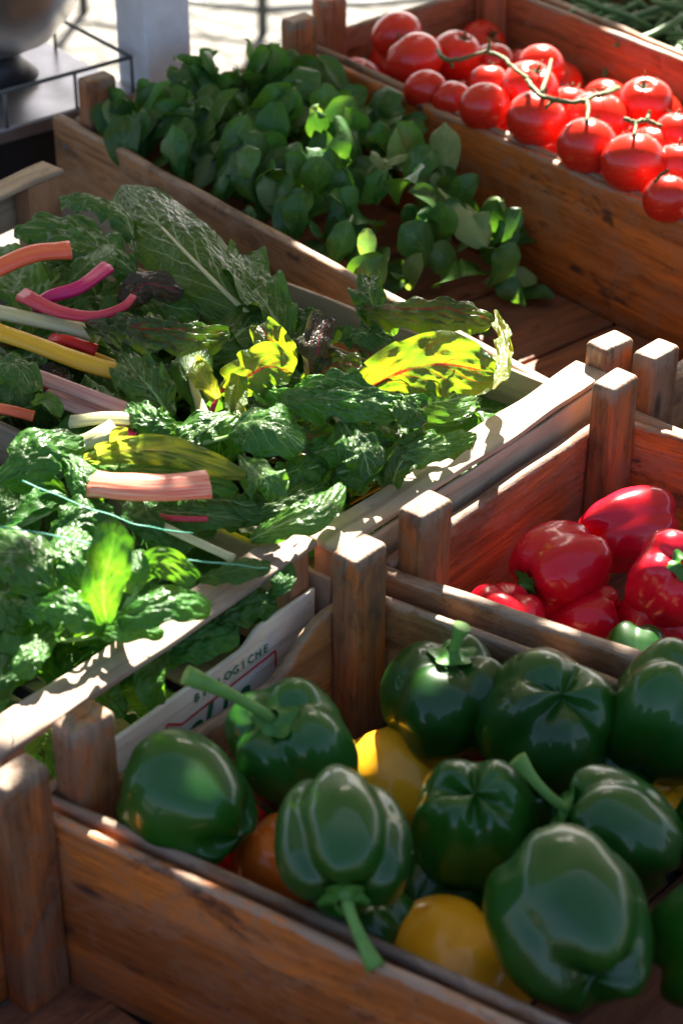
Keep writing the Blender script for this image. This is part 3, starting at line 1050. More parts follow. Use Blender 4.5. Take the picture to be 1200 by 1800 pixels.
part_lathe('bowl', [(0.004, 0.0), (0.03, 0.002), (0.055, 0.012), (0.075, 0.03), (0.088, 0.055), (0.093, 0.075), (0.100, 0.079), (0.103, 0.076), (0.100, 0.074), (0.0945, 0.0725), (0.089, 0.053), (0.0765, 0.0285), (0.056, 0.010), (0.03, 0.0), (0.004, -0.002)][::-1], M_STEEL, scl, (0, 0, 0.045)).scale = (1.25, 1.25, 1.6)
part_lathe('bowl_rest', [(0.001, 0.045), (0.028, 0.045), (0.032, 0.03), (0.05, 0.012), (0.001, 0.012)][::-1], M_BLACK, scl)


def boxm(name, x0, x1, y0, y1, z0, z1, mat, parent, r=0.0, mx=None):
    v, f = loft([[(x, y, z) for x, y in ((x0, y0), (x1, y0), (x1, y1), (x0, y1))] for z in (z0, z1)])
    o = mesh(name, v, f, mat, parent, smooth=False, mx=mx)
    b = o.modifiers.new('b', 'BEVEL'); b.width = 0.003; b.segments = 2
    return o


rz = Matrix.Rotation(R(38), 4, 'Z')
boxm('platform', -0.16, 0.112, -0.13, 0.16, -0.012, 0.006, M_STEELD, scl, mx=rz)
boxm('stand_leg', -0.12, -0.08, -0.10, -0.06, -0.92, -0.076, M_BLACK, scl, mx=rz)
boxm('stand_leg', 0.08, 0.12, 0.08, 0.12, -0.92, -0.076, M_BLACK, scl, mx=rz)
boxm('housing', -0.155, 0.108, -0.12, 0.155, -0.075, -0.013, M_BLACK, scl, mx=rz)
# wire guard round the platform
gp = [rz @ Vector(q) for q in ((-0.155, -0.128, 0.048), (0.105, -0.128, 0.048), (0.105, 0.155, 0.048), (-0.155, 0.155, 0.048), (-0.155, -0.128, 0.048))]
vs, fs = [], []
for a, b in zip(gp[:-1], gp[1:]):
    v, f = tube([a, b], 0.0025, 8)
    fs += [tuple(i + len(vs) for i in q) for q in f]; vs += list(v)
for q in ((-0.155, -0.128), (0.105, -0.128), (0.105, 0.155), (-0.155, 0.155), (0.03, -0.128), (0.105, 0.04), (-0.06, -0.128)):
    a = rz @ Vector((q[0], q[1], 0.006)); b = rz @ Vector((q[0], q[1], 0.048))
    v, f = tube([a, b], 0.002, 8)
    fs += [tuple(i + len(vs) for i in qq) for qq in f]; vs += list(v)
mesh('wire_guard', vs, fs, M_DGREY, scl)
v, f = tube([(0.075, 0.0, 0.075), (0.095, 0.012, 0.105)], 0.006, 10)
mesh('bowl_clip', v, f, M_BLACK, scl)

# dark metal stand on the sunlit street
st = P(462, 60, -0.95)
sr_ = empty('metal_stand', st, label='dark metal stand on the bright paving behind the crates', cat='stand')


def bars(segs_, rad, mat, parent, name):
    vs, fs = [], []
    for a, b in segs_:
        v, f = tube([a, b], rad, 8)
        fs += [tuple(i + len(vs) for i in q) for q in f]; vs += list(v)
    return mesh(name, vs, fs, mat, parent)


for q_ in ((0, 0), (-0.45, 0.15), (0.5, 0.1)):
    bars([((*q_, 0), (*q_, 0.5))], 0.013, M_DGREY, sr_, 'leg')
for s_ in (((-0.45, 0.15, 0.06), (0, 0, 0.06)), ((0, 0, 0.06), (0.5, 0.1, 0.06)), ((-0.45, 0.15, 0.5), (0.5, 0.1, 0.5))):
    bars([s_], 0.009, M_DGREY, sr_, 'cross_bar')


# ------------------------------------------------------------------ peppers
def bell_mesh(R0, H0, nl=4, seed=0, groove=0.16, taper=0.14, top=0.26, bot=0.20, nt=56, nphi=84):
    rs = random.Random(seed)
    ph = [2 * math.pi * (i + rs.uniform(-0.13, 0.13)) / nl for i in range(nl)]
    off = rs.uniform(0, 6.28)
    amp = [rs.uniform(0.92, 1.10) for _ in range(nl)]
    blen = [rs.uniform(0.90, 1.08) for _ in range(nl)]
    vs, fs = [], []
    for i in range(nt + 1):
        th = math.pi * i / nt
        st_, ct = math.sin(th), math.cos(th)
        rho = st_ ** 0.80
        z = (abs(ct) ** 0.92) * (1 if ct > 0 else -1)
        prof = 1 - taper * (1 - ct) / 2
        for j in range(nphi):
            a = 2 * math.pi * j / nphi
            gr, lob, lb = 0.0, 0.0, 0.0
            for q in range(nl):
                d = (a + off - ph[q] + math.pi) % (2 * math.pi) - math.pi
                gr = max(gr, math.exp(-(abs(d) / (0.36 * 4 / nl)) ** 1.6))
                nxt = ph[(q + 1) % nl]
                mid_ = ph[q] + ((nxt - ph[q]) % (2 * math.pi)) / 2
                dm = (a + off - mid_ + math.pi) % (2 * math.pi) - math.pi
                wq = max(0, math.cos(dm * nl / 2 * 0.5)) ** 2 if abs(dm) < 2 * math.pi / nl else 0
                lob += wq * (amp[q] - 1); lb += wq * (blen[q] - 1)
            gd = groove * (0.75 + 0.55 * abs(ct) ** 1.5)
            r = R0 * rho * prof * (1 - gd * gr + lob)
            zz = H0 * z * (1 + lb * (1 if ct < 0 else 0.5))
            if ct > 0: zz -= top * H0 * math.exp(-(rho / 0.45) ** 2) + 0.10 * H0 * gr * math.exp(-((rho - .5) / .4) ** 2)
            else: zz += bot * H0 * math.exp(-(rho / 0.34) ** 2) + 0.20 * H0 * gr * math.exp(-((rho - .40) / .38) ** 2)
            dx, dy = math.cos(a), math.sin(a)
            nn = 1 + 0.07 * noise.noise((dx * 1.3 + seed, dy * 1.3, z * 1.2)) + 0.022 * noise.noise((dx * 3 + seed, dy * 3, z * 3))
            bend = 0.05 * R0 * math.sin(z * 1.5 + seed)
            vs.append((r * dx * nn + bend, r * dy * nn, zz * nn))
            if i in (0, nt): pass
    for i in range(nt):
        for j in range(nphi):
            kx = (j + 1) % nphi
            fs.append((i * nphi + j, (i + 1) * nphi + j, (i + 1) * nphi + kx, i * nphi + kx))
    return vs, fs


def pepper(name, label, px, py, z, wpx, axis, mat, ratio=1.0, nl=4, seed=1, stem=True, stem_len=0.03, stem_bend=(0, 0, 0), spin=0.0, group=None, smat=None, **k):
    """axis: direction of the stem in the camera's frame (right, up, towards camera)"""
    c = P(px, py, z)
    R0 = wpx / 2 * depth(c) / F * 1.09
    H0 = R0 * ratio
    root = empty(name, c, label=label, cat='pepper', group=group)
    ax = cs(*axis)
    q = ax.to_track_quat('Z', 'Y').to_matrix().to_4x4() @ Matrix.Rotation(R(spin), 4, 'Z')
    v, f = bell_mesh(R0, H0, nl, seed, **k)
    mesh('pepper_body', v, f, mat, root, mx=q)
    if stem:
        zt = H0 * (1 - k.get('top', 0.26)) * 0.93
        b = q.inverted().to_3x3() @ (CAMR * stem_bend[0] + CAMU * stem_bend[1] + CAMB * stem_bend[2])
        path = [Vector((0, 0, zt - 0.004)), Vector((0, 0, zt + stem_len * 0.35)) + b * 0.15, Vector((0, 0, zt + stem_len * 0.7)) + b * 0.5, Vector((0, 0, zt + stem_len)) + b]
        pts = spline(path, 18)
        rs = R0 * 0.098

        def rad(t): return rs * (1.15 - 0.35 * math.sin(math.pi * min(1, t * 1.1)) + (0.25 * max(0, t - 0.8) / 0.2) + 0.9 * max(0, 0.14 - t) / 0.14)
        rings = []
        tv, tf = tube(pts, rad, 14)
        so_ = mesh('stem', tv, tf, smat or F_STEM, root, mx=q)
        # star-shaped calyx lying in the dimple
        cv, cf = [], []
        m_, n_ = 7, 40
        for i in range(m_):
            t = i / (m_ - 1)
            for j in range(n_):
                a = 2 * math.pi * j / n_
                rr = R0 * (0.10 + 0.27 * t * (0.80 + 0.22 * math.cos(5 * a + seed)))
                ro = rr / R0
                zz = H0 * (1 - 0.25 * ro ** 3) - k.get('top', 0.26) * H0 * math.exp(-(ro / 0.45) ** 2) + 0.004 - 0.0035 * t + 0.004 * (1 - t) ** 3
                cv.append((rr * math.cos(a), rr * math.sin(a), zz * 0.985))
        for i in range(m_ - 1):
            for j in range(n_):
                kx = (j + 1) % n_
                cf.append((i * n_ + j, i * n_ + kx, (i + 1) * n_ + kx, (i + 1) * n_ + j))
        mesh('calyx', cv, cf, F_CALYX, so_)
    return root


GP = 'green bell peppers heaped in the front crate'
pepper('green_pepper', 'green bell pepper with a long stem pointing up left towards the printed slat', 508, 1312, -0.012, 236, (-0.25, 0.55, 0.75), F_GREENL, 0.92, 4, 3, True, 0.040, (-0.047, 0.012, 0.0), 10, GP, groove=0.20)
pepper('green_pepper', 'dark green stemless bell pepper in the left corner, one sunlit spot on top', 333, 1412, -0.004, 232, (-0.75, 0.45, -0.5), F_GREEN, 1.05, 3, 8, False, spin=40, group=GP, groove=0.13, bot=0.1)
pepper('green_pepper', 'green bell pepper whose stem curves down to the front board', 602, 1478, 0.030, 238, (0.02, -0.62, 0.60), F_GREEN, 1.10, 4, 12, True, 0.030, (0.018, -0.022, 0.0), 45, GP, groove=0.20)
pepper('green_pepper', 'green bell pepper with a short hooked stem on top beside the tall corner post', 790, 1235, -0.025, 222, (0.02, 0.86, 0.45), F_GREENY, 1.0, 4, 21, True, 0.020, (0.006, 0.008, 0.004), 20, GP, groove=0.19, smat=F_STEM)
pepper('green_pepper', 'broad green bell pepper against the far board with its lobed bottom turned up', 962, 1268, -0.015, 250, (-0.15, -0.50, -0.80), F_GREEN, 0.95, 4, 33, False, spin=15, group=GP)
pepper('green_pepper', 'big green bell pepper cut by the right edge, upper one', 1180, 1255, -0.005, 235, (0.3, 0.7, 0.4), F_GREEN, 1.05, 4, 41, False, spin=0, group=GP, groove=0.2)
pepper('green_pepper', 'green bell pepper in the middle of the crate with a four-lobed bottom facing up', 828, 1450, -0.02, 228, (0.0, -0.55, -0.75), F_GREEN, 1.14, 4, 55, False, spin=45, group=GP)
pepper('green_pepper', 'green bell pepper on its side with a slim stem pointing left', 1085, 1468, -0.01, 220, (-0.85, 0.42, 0.1), F_GREEN, 1.08, 4, 61, True, 0.040, (0.0, 0.018, 0.0), 30, GP, groove=0.15)
pepper('green_pepper', 'large glossy green bell pepper nearest the camera, bottom facing forward', 1007, 1622, 0.012, 282, (-0.22, 0.55, -0.68), F_GREEN, 1.10, 3, 70, False, spin=75, group=GP, bot=0.28, groove=0.16)
pepper('green_pepper', 'green bell pepper hardly in view at the right edge beside the nearest pepper', 1262, 1650, -0.01, 230, (0.5, 0.5, 0.4), F_GREEN, 1.1, 4, 77, False, spin=0, group=GP)
pepper('green_pepper', 'green bell pepper low at the right edge between two larger ones', 1265, 1465, -0.03, 180, (0.2, 0.7, 0.4), F_GREEN, 1.0, 4, 78, False, group=GP)
pepper('green_pepper', 'buried dark green bell pepper under the nearest pepper, stem showing at its upper left', 935, 1555, -0.055, 170, (-0.25, 0.85, 0.25), F_GREEN, 1.0, 4, 80, True, 0.035, (-0.014, 0.0, 0), 0, GP)
pepper('green_pepper', 'shaded green bell pepper deep in the gap in the middle of the heap', 700, 1600, -0.085, 190, (0.2, 0.6, 0.6), F_GREEN, 1.0, 4, 83, False, group=GP)
pepper('yellow_pepper', 'smooth yellow bell pepper behind the front board below the other peppers', 800, 1722, -0.078, 262, (0.5, 0.6, -0.4), F_YEL, 1.0, 3, 90, False, group='yellow peppers among the green ones', groove=0.05, taper=0.05, bot=0.05, spin=60)
pepper('yellow_pepper', 'sunlit yellow bell pepper in the gap below the corner post', 682, 1375, -0.078, 185, (0.8, 0.3, -0.3), F_YEL, 1.0, 3, 92, False, groove=0.10, group='yellow peppers among the green ones')
pepper('orange_pepper', 'shaded orange bell pepper seen between the two leftmost green ones', 500, 1525, -0.06, 190, (0.1, 0.5, 0.5), fruit('orange_pepper_skin', (0.60, 0.13, 0.01), (0.5, 0.10, 0.01), 0.3, 0.3, 0.1), 1.0, 4, 95, False)
pepper('yellow_pepper', 'sliver of yellow bell pepper at the right edge', 1170, 1420, -0.07, 150, (0.1, 0.5, 0.5), F_YEL, 1.0, 4, 96, False, group='yellow peppers among the green ones')
pepper('red_pepper', 'dark red bell pepper deep under the green ones', 890, 1400, -0.10, 190, (0.1, 0.5, 0.5), F_REDP, 1.0, 4, 97, False)
pepper('red_pepper', 'shaded red bell pepper at the bottom beside the orange one', 430, 1440, -0.095, 200, (0.1, 0.5, 0.5), F_REDP, 1.0, 4, 98, False)

for (px, py, z, wd) in ((640, 1640, -.06, 180), (770, 1560, -.07, 190), (900, 1420, -.07, 180), (1080, 1370, -.06, 180), (560, 1420, -.08, 190)):
    pepper('green_pepper', 'green bell pepper hidden in the shade under the top layer', px, py, z, wd, (random.uniform(-1, 1), .5, random.uniform(-.5, .6)), F_GREEN, 1.0, 4, px, False, group='shaded green peppers under the top layer')
RP = 'red bell peppers in the crate behind the green ones'
pepper('red_pepper', 'red bell pepper against the corner post, furthest back', 1104, 930, -0.035, 152, (0.92, 0.12, -0.35), F_REDP, 1.18, 4, 101, False, spin=20, group=RP, groove=0.12)
pepper('red_pepper', 'long-lobed red bell pepper with a brown cut stem facing left', 988, 1000, -0.03, 158, (-0.84, -0.34, 0.42), F_REDP, 1.15, 3, 104, True, 0.022, (0, 0, 0.004), 45, RP, groove=0.22, taper=0.05)
pepper('red_pepper', 'red bell pepper at the right edge with a pale green stem facing the camera', 1182, 1024, -0.015, 158, (0.10, 0.40, 0.85), F_REDP, 1.05, 4, 107, True, 0.014, (0.012, 0, 0), 35, RP, groove=0.22)
pepper('red_pepper', 'red bell pepper mostly hidden under the long-lobed one', 1030, 1092, -0.062, 140, (0.8, 0.2, 0.3), F_REDP, 1.0, 4, 110, False, group=RP)
pepper('red_pepper', 'red bell pepper with a sunlit top behind the rim of the dividing board', 888, 1098, -0.045, 140, (0.2, 0.7, 0.2), F_REDP, 1.0, 4, 113, False, group=RP, groove=0.08)
pepper('red_pepper', 'red bell pepper below the one with the pale green stem', 1150, 1110, -0.07, 170, (0.2, 0.7, 0.2), F_REDP, 1.0, 4, 116, False, group=RP)
pepper('green_pepper', 'small green bell pepper peeping over the board into the red peppers', 1115, 1158, -0.045, 122, (0.2, 0.8, -0.3), F_GREEN, 1.0, 4, 119, False)


# ------------------------------------------------------------------ tomatoes
def tomato_mesh(seed, nt=28, nphi=40):
    vs, fs = [], []
    for i in range(nt + 1):
        th = math.pi * i / nt
        for j in range(nphi):
            a = 2 * math.pi * j / nphi
            rho = math.sin(th) ** 0.92
            z = math.cos(th) * 0.86
            if z > 0: z -= 0.17 * math.exp(-(rho / 0.22) ** 2)
            r = rho * (1 + 0.012 * math.cos(5 * a + seed) * rho)
            n_ = 1 + 0.03 * noise.noise((math.cos(a) + seed, math.sin(a), z))
            vs.append((r * math.cos(a) * n_, r * math.sin(a) * n_, z * n_))
    for i in range(nt):
        for j in range(nphi):
            kx = (j + 1) % nphi
            fs.append((i * nphi + j, (i + 1) * nphi + j, (i + 1) * nphi + kx, i * nphi + kx))
    return vs, fs


def calyx_mesh(seed):
    rs = random.Random(seed)
    vs, fs = [], []
    for q in range(5):
        a = 2 * math.pi * q / 5 + rs.uniform(-.2, .2)
        L = rs.uniform(0.35, 0.55)
        lift = rs.uniform(0.05, 0.28)
        path = [Vector((0.02 * math.cos(a), 0.02 * math.sin(a), 0.72)), Vector((L * .5 * math.cos(a), L * .5 * math.sin(a), 0.80)), Vector((L * math.cos(a + .15), L * math.sin(a + .15), 0.80 + lift))]
        v, f = tube(spline(path, 7), lambda t: 0.045 * (1 - t) + 0.01, 6, 0.5)
        fs += [tuple(i + len(vs) for i in p) for p in f]; vs += list(v)
    v, f = tube([(0, 0, 0.68), (0.02, 0.02, 0.85), (0.05, 0.03, 1.02)], 0.045, 8)
    fs += [tuple(i + len(vs) for i in p) for p in f]; vs += list(v)
    return vs, fs


TOMG = 'vine tomatoes in the far crate'
TM = []
for s in range(3):
    v, f = tomato_mesh(s * 3.3)
    r0 = empty('tomato', (0, 0, 0))
    mesh('tomato_body', v, f, F_TOM, r0)
    v, f = calyx_mesh(s)
    mesh('calyx', v, f, F_VINE, r0)
    TM.append(r0)
used = [False] * 3
tl = [  # px, py, z, diameter px, axis(cam), label
    (697, 64, 0.010, 92, (-.4, .8, -.2), 'tomato touching the left end board, furthest left'),
    (728, 106, 0.010, 104, (-.5, .7, .1), 'big shaded tomato second from the left end'),
    (802, 98, 0.000, 92, (.3, .7, .6), 'orange-red tomato with the vine running over it near the left end'),
    (868, 108, -0.01, 72, (.1, .9, .1), 'small dark tomato behind the vine'),
    (949, 118, 0.005, 86, (.1, .9, -.2), 'shaded tomato against the far board, behind the sunlit one'),
    (748, 160, 0.006, 78, (.2, .7, -.4), 'tomato just showing over the near rim, left of the pair'),
    (795, 178, 0.004, 74, (.2, .6, -.4), 'tomato just showing over the near rim, right of the pair'),
    (858, 148, 0.005, 76, (0, .9, .2), 'tomato wedged under the vine between larger ones'),
    (850, 188, 0.018, 90, (-.2, .8, -.3), 'tomato with a bright top edge beside the near rim'),
    (930, 158, 0.022, 106, (.2, .55, .6), 'tomato with a thick sunlit rim and its stem end facing the camera'),
    (941, 210, 0.022, 108, (.35, .85, .1), 'tomato at the near rim under the end of the long vine'),
    (1048, 214, 0.006, 116, (.1, .8, .3), 'glaringly sunlit tomato under the vine in the middle'),
    (1132, 182, 0.020, 100, (-.1, .5, .6), 'tomato with a bright crescent on top in front of the far board'),
    (1000, 190, -0.006, 84, (.1, .8, .2), 'small tomato tucked under the vine in the middle'),
    (1032, 258, 0.020, 110, (.3, .85, -.1), 'tomato with a sunlit crown and vine stub, leaning on the near rim'),
    (1112, 287, 0.022, 118, (.1, .9, -.1), 'largest round tomato in front, sun on its crown'),
    (1188, 236, 0.022, 84, (0, .8, .3), 'tomato at the right edge below the crescent-lit one'),
    (1190, 292, 0.018, 88, (0, .8, .3), 'tomato at the right edge with a bright rim'),
    (1172, 350, 0.016, 90, (.1, .8, -.2), 'lowest tomato at the right edge by the near rim'),
    (1145, 262, 0.008, 90, (.1, .8, .2), 'tomato behind the largest round one'),
]
for i, (px, py, z, dia, ax, lab) in enumerate(tl):
    k = i % 3
    o = TM[k] if not used[k] else copy_tree(TM[k])
    used[k] = True
    c = P(px, py, z)
    r = dia / 2 * depth(c) / F
    o.location = c
    o.rotation_mode = 'QUATERNION'
    o.rotation_quaternion = cs(*ax).to_track_quat('Z', 'Y') @ Matrix.Rotation(i * 1.3, 3, 'Z').to_quaternion()
    o.scale = (r, r, r * 1.04)
    tag(o, lab, 'tomato', TOMG)
rr = random.Random(5)
for i in range(34):  # lower layer, glimpsed between the others
    a = 0.05 + (i // 4) * 0.072 + rr.uniform(-.006, .006); b = 0.045 + (i % 4) * 0.066 + rr.uniform(-.006, .006)
    o = copy_tree(TM[i % 3])
    o.location = Vector((-0.052, 2.374, 0)) + Vector((0.627, -0.779, 0)) * a + Vector((0.79, 0.613, 0)) * min(b, .262) + Vector((0, 0, -0.055 + rr.uniform(-.008, .008)))
    s = rr.uniform(0.031, 0.035)
    o.scale = (s, s, s)
    o.rotation_quaternion = Vector((rr.uniform(-1, 1), rr.uniform(-1, 1), 1)).to_track_quat('Z', 'Y')
    tag(o, 'tomato lying under the top layer', 'tomato', 'tomatoes under the top layer')


def vine(label, pts, r=0.0032, twigs=()):
    path = spline([P(*p) for p in pts], 30)
    path = [p + Vector((noise.noise((i * .7, 1, 0)), noise.noise((i * .7, 5, 0)), noise.noise((i * .7, 9, 0)))) * 0.0018 for i, p in enumerate(path)]
    vs, fs = tube(path, lambda t: r * 0.62 * (1 + 0.35 * abs(math.sin(t * 14))), 8)
    vs = list(vs)
    for a, b in twigs:
        v, f = tube(spline([P(*a), P((a[0] + b[0]) / 2 + 3, (a[1] + b[1]) / 2 - 4, (a[2] + b[2]) / 2), P(*b)], 8), lambda t: r * (0.8 - 0.3 * t), 7)
        fs += [tuple(i + len(vs) for i in q) for q in f]; vs += list(v)
    o = mesh('tomato_vine', vs, fs, F_VINE)
    tag(o, label, 'vine', 'vines among the tomatoes')


vine('dark vine arching over the shaded tomatoes at the left end', [(768, 88, 0.05), (782, 104, 0.052), (810, 104, 0.054), (850, 92, 0.056), (880, 100, 0.056), (905, 122, 0.058), (930, 140, 0.062)], twigs=[((857, 92, 0.056), (857, 68, 0.07)), ((782, 104, .052), (795, 120, .04)), ((880, 100, .056), (893, 118, .05))])
vine('knobbly sunlit vine running over the middle tomatoes', [(925, 140, 0.062), (945, 165, 0.06), (975, 176, 0.062), (1015, 180, 0.062), (1040, 170, 0.06), (1062, 165, 0.06), (1085, 155, 0.05)], 0.0036, twigs=[((950, 165, .06), (968, 105, .062)), ((975, 176, .062), (958, 190, .052)), ((1030, 176, .06), (1030, 215, .06)), ((1062, 165, .06), (1082, 152, .05))])
vine('short vine spur between the two front tomatoes', [(1095, 208, 0.062), (1115, 215, 0.062), (1135, 212, 0.06), (1160, 222, .055)], 0.003, twigs=[((1115, 215, .062), (1112, 240, .058)), ((1135, 212, .06), (1140, 195, .066))])
vine('dry vine tip beside the lowest tomato', [(1150, 320, 0.045), (1160, 308, 0.05), (1172, 300, 0.052)], 0.002)

# ------------------------------------------------------------------ green beans beyond the tomatoes
bg_ = random.Random(11)
protos = []
for s in range(5):
    L = 0.10 + 0.012 * s
    path = [Vector((-L / 2, 0, 0)), Vector((-L / 6, 0.006 * (s - 2), 0.002)), Vector((L / 6, 0.006 * (s - 2), -0.001)), Vector((L / 2, 0.002 * s, 0.003))]
    v, f = tube(spline(path, 16), lambda t: 0.0042 * min(1, 8 * t + .25, 8 * (1 - t) + .15) * (1 + .08 * math.sin(t * 30)), 8)
    protos.append((v, f))
pm = []
for i in range(190):
    o = None
    s = i % 5
    if i < 5:
        o = mesh('green_bean', protos[s][0], protos[s][1], F_BEAN); pm.append(o)
    else:
        o = pm[s].copy(); COL.objects.link(o)
    a = bg_.uniform(0.07, 0.55); b = bg_.uniform(0.03, 0.27)
    o.location = Vector((0.206, 2.58, 0)) + Vector((0.60, -0.80, 0)) * a + Vector((0.80, 0.60, 0)) * b + Vector((0, 0, -0.050 + 0.045 * i / 190 + bg_.uniform(0, .006)))
    o.rotation_euler = (bg_.uniform(-.25, .25), bg_.uniform(-.25, .25), bg_.uniform(0, 6.3))
    tag(o, 'slim green bean lying loose in the heap beyond the tomatoes', 'bean', 'green beans in the far crate')


# ------------------------------------------------------------------ chard and spinach in the pale trays
def in_tray(a, b, z, tray_):
    """point inside a tray: a metres back from the end bar, b across"""
    r0_, r1_ = (r2n, r2f) if tray_ == 2 else (r1n, r1f)
    r0_, r1_ = v2(r0_), v2(r1_)
    Bd = (r1_ - r0_).normalized()
    return r0_ - v2(TA).normalized() * a + Bd * b + Vector((0, 0, z))


def proto_leaf(name, L, W, mat, seed, smat=None, sl=0.0, **k):
    """leaf lying along local x with its face up, for copies"""
    random.seed(seed)
    h = L * 0.12
    path = [Vector((0, 0, 0)), Vector((L * .35, L * .03, h)), Vector((L * .7, -L * .03, h * 1.1)), Vector((L, 0, h * 0.2))]
    vs, uv, fs, _ = blade(path, W, Vector((0, 0, 1)), seed=seed * 1.7, **k)
    if smat is None:
        o = mesh(name, vs, fs, mat, None, uvs=uv)
        return o
    root = empty(name, (0, 0, 0))
    mesh('blade', vs, fs, mat, root, uvs=uv)
    sv, suv, sf = ribbon_tube([(-sl, 0, -h * .2), (-sl / 2, 0.002, -h * .1), (0.0, 0, 0), (L * .5, 0, h * 1.0)], W * .16, W * .05)
    mesh('stalk', sv, sf, smat, root, uvs=suv)
    return root


def place(o, used_, loc, heading, tilt, roll, s, **k):
    c = o if not used_ else copy_tree(o)
    c.location = loc
    c.rotation_mode = 'QUATERNION'
    q = Matrix.Rotation(heading, 3, 'Z') @ Matrix.Rotation(-tilt, 3, 'Y') @ Matrix.Rotation(roll, 3, 'X')
    c.rotation_quaternion = q.to_quaternion()
    c.scale = (s, s, s)
    tag(c, **k)
    return c


FP = [proto_leaf('chard_leaf', 0.13, 0.038, m_, 3 + i, sm, 0.05, ruffle=.22, crinkle=.07, cup=.15, rf=4) for i, (m_, sm) in enumerate(
    [(L_CHARD, S_WHITE), (L_CHARD, S_GREEN), (L_RED, S_PINK), (L_CHARDP, S_WHITE), (L_CHARD, S_YEL), (L_DARK, S_MAG)])]
fr = random.Random(21)
cnt = 0
for i in range(84):
    a = 0.10 + (i % 14) / 14 * 0.50 + fr.uniform(-.02, .02)
    b = 0.035 + (i // 14) / 6 * 0.27 + fr.uniform(-.02, .02)
    z = -0.085 + 0.055 * (i % 3) / 2 + fr.uniform(-.01, .01) - (0.01 if b > .26 else 0)
    k = fr.choice([0, 1, 0, 1, 3, 4, 2, 5, 0, 1]) if cnt >= 6 else cnt
    lab = {0: 'shaded green chard leaf with a white stalk in the depth of the chard tray', 1: 'shaded green chard leaf with a green stalk in the depth of the chard tray', 2: 'dark red-veined chard leaf buried in the chard tray',
           3: 'paler green chard leaf with a white stalk buried in the chard tray', 4: 'green chard leaf with a yellow stalk buried in the chard tray', 5: 'dark purple chard leaf with a magenta stalk buried in the chard tray'}[k]
    place(FP[k], cnt >= 6, in_tray(a, b, z, 2), R(fr.uniform(-80, 20)) if fr.random() < .7 else fr.uniform(0, 6.28), fr.uniform(-.25, .4), fr.uniform(-.5, .5), fr.uniform(.75, 1.05),
          label=lab, cat='leaf', group='chard leaves in the lower layers: ' + str(k))
    cnt += 1
SPP = [proto_leaf('spinach_leaf', 0.085 + .008 * i, 0.026 + .002 * i, L_SPIN, 40 + i, None, ruffle=.10, crinkle=.08, cup=.25, rf=3, nside=5, shape='spinach') for i in range(4)]
cnt = 0
for i in range(120):
    a = 0.055 + (i % 15) / 15 * 0.40 + fr.uniform(-.012, .012)
    b = 0.02 + (i // 15) / 8 * 0.27 + fr.uniform(-.015, .015)
    z = -0.10 + 0.085 * (i % 4) / 3 + fr.uniform(-.01, .01)
    k = fr.randrange(4) if cnt >= 4 else cnt
    place(SPP[k], cnt >= 4, in_tray(a, b, z, 1), fr.uniform(0, 6.28), fr.uniform(-.2, .7), fr.uniform(-.6, .6), fr.uniform(.75, 1.1),
          label='crinkled spinach leaf among the heap in the spinach tray', cat='leaf', group='spinach leaves heaped in the tray')
    cnt += 1
random.seed(77)

# --- chard, leaf by leaf. photo coordinates, base to tip
CH_ = dict(ruffle=.16, crinkle=.08, rf=4)
leaf('largest green chard leaf at the top left of its tray, with a pale midrib', [(455, 572, .035), (360, 480, .055), (280, 395, .06), (212, 325, .055)], 78, L_CHARD, [(470, 585, .02), (440, 556, .038), (360, 478, .056), (285, 400, .061)], S_WHITE, (.0034, .0012), ruffle=.12, crinkle=.03, rf=3, cup=-.25, roll=-12)
leaf('broad green chard leaf whose tip reaches the left end post', [(238, 480, .04), (180, 440, .055), (110, 405, .055), (25, 400, .05)], 62, L_CHARD, [(240, 485, .035), (215, 462, .045), (165, 425, .057), (120, 405, .057)], S_GREEN, (.004, .0012), ruffle=.2, crinkle=.07, rf=4, cup=-.2, roll=10)
leaf('green chard leaf folded over at the very top of the chard tray', [(235, 420, .05), (215, 375, .062), (160, 348, .066), (105, 345, .060)], 34, L_CHARD, **CH_, cup=-.5, roll=25)
leaf('dark green chard leaf standing against the pale far side', [(505, 600, .03), (470, 540, .045), (435, 490, .05), (425, 450, .045)], 52, L_CHARD, ruffle=.3, crinkle=.08, rf=3, cup=.35, roll=15)
leaf('dark green chard leaf folded beside the big one, near the far side', [(470, 560, .03), (410, 510, .035), (380, 480, .035), (345, 465, .03)], 36, L_CHARD, ruffle=.3, crinkle=.08, rf=3, cup=.35, roll=-10)
leaf('bright green chard leaf at the left edge under the orange stalk', [(60, 585, .03), (50, 520, .045), (20, 480, .045), (-20, 440, .04)], 52, L_CHARDP, **CH_, cup=.2)
leaf('mid-green chard leaf behind the orange stalk end', [(170, 520, .03), (150, 475, .042), (110, 440, .046), (70, 415, .045)], 48, L_CHARD, **CH_, cup=.2, roll=-10)
leaf('wide green chard leaf under the red-veined one in the middle of the tray', [(330, 620, .02), (400, 600, .032), (450, 570, .035), (500, 590, .03)], 60, L_CHARD, **CH_, cup=-.2)
leaf('dark crinkled chard leaf on the crimson stalk, red veins', [(155, 576, .062), (230, 580, .078), (310, 588, .080), (404, 592, .068)], 46, L_RED, [(40, 518, .06), (100, 546, .066), (165, 556, .07), (215, 540, .078), (235, 520, .082)], S_PINK, (.0070, .0030), ruffle=.25, crinkle=.28, rf=5, cup=-.35, roll=-5)
leaf('dark purple chard leaf behind the crimson stalk', [(215, 545, .045), (235, 515, .058), (260, 500, .06), (325, 515, .05)], 34, L_DARK, ruffle=.3, crinkle=.15, rf=4, cup=-.3, roll=20)
leaf('small crinkled green chard leaf below the red-veined one', [(300, 735, .045), (270, 690, .062), (240, 655, .068), (215, 622, .062)], 50, L_CHARD, ruffle=.3, crinkle=.14, rf=4, cup=-.2, roll=-8)
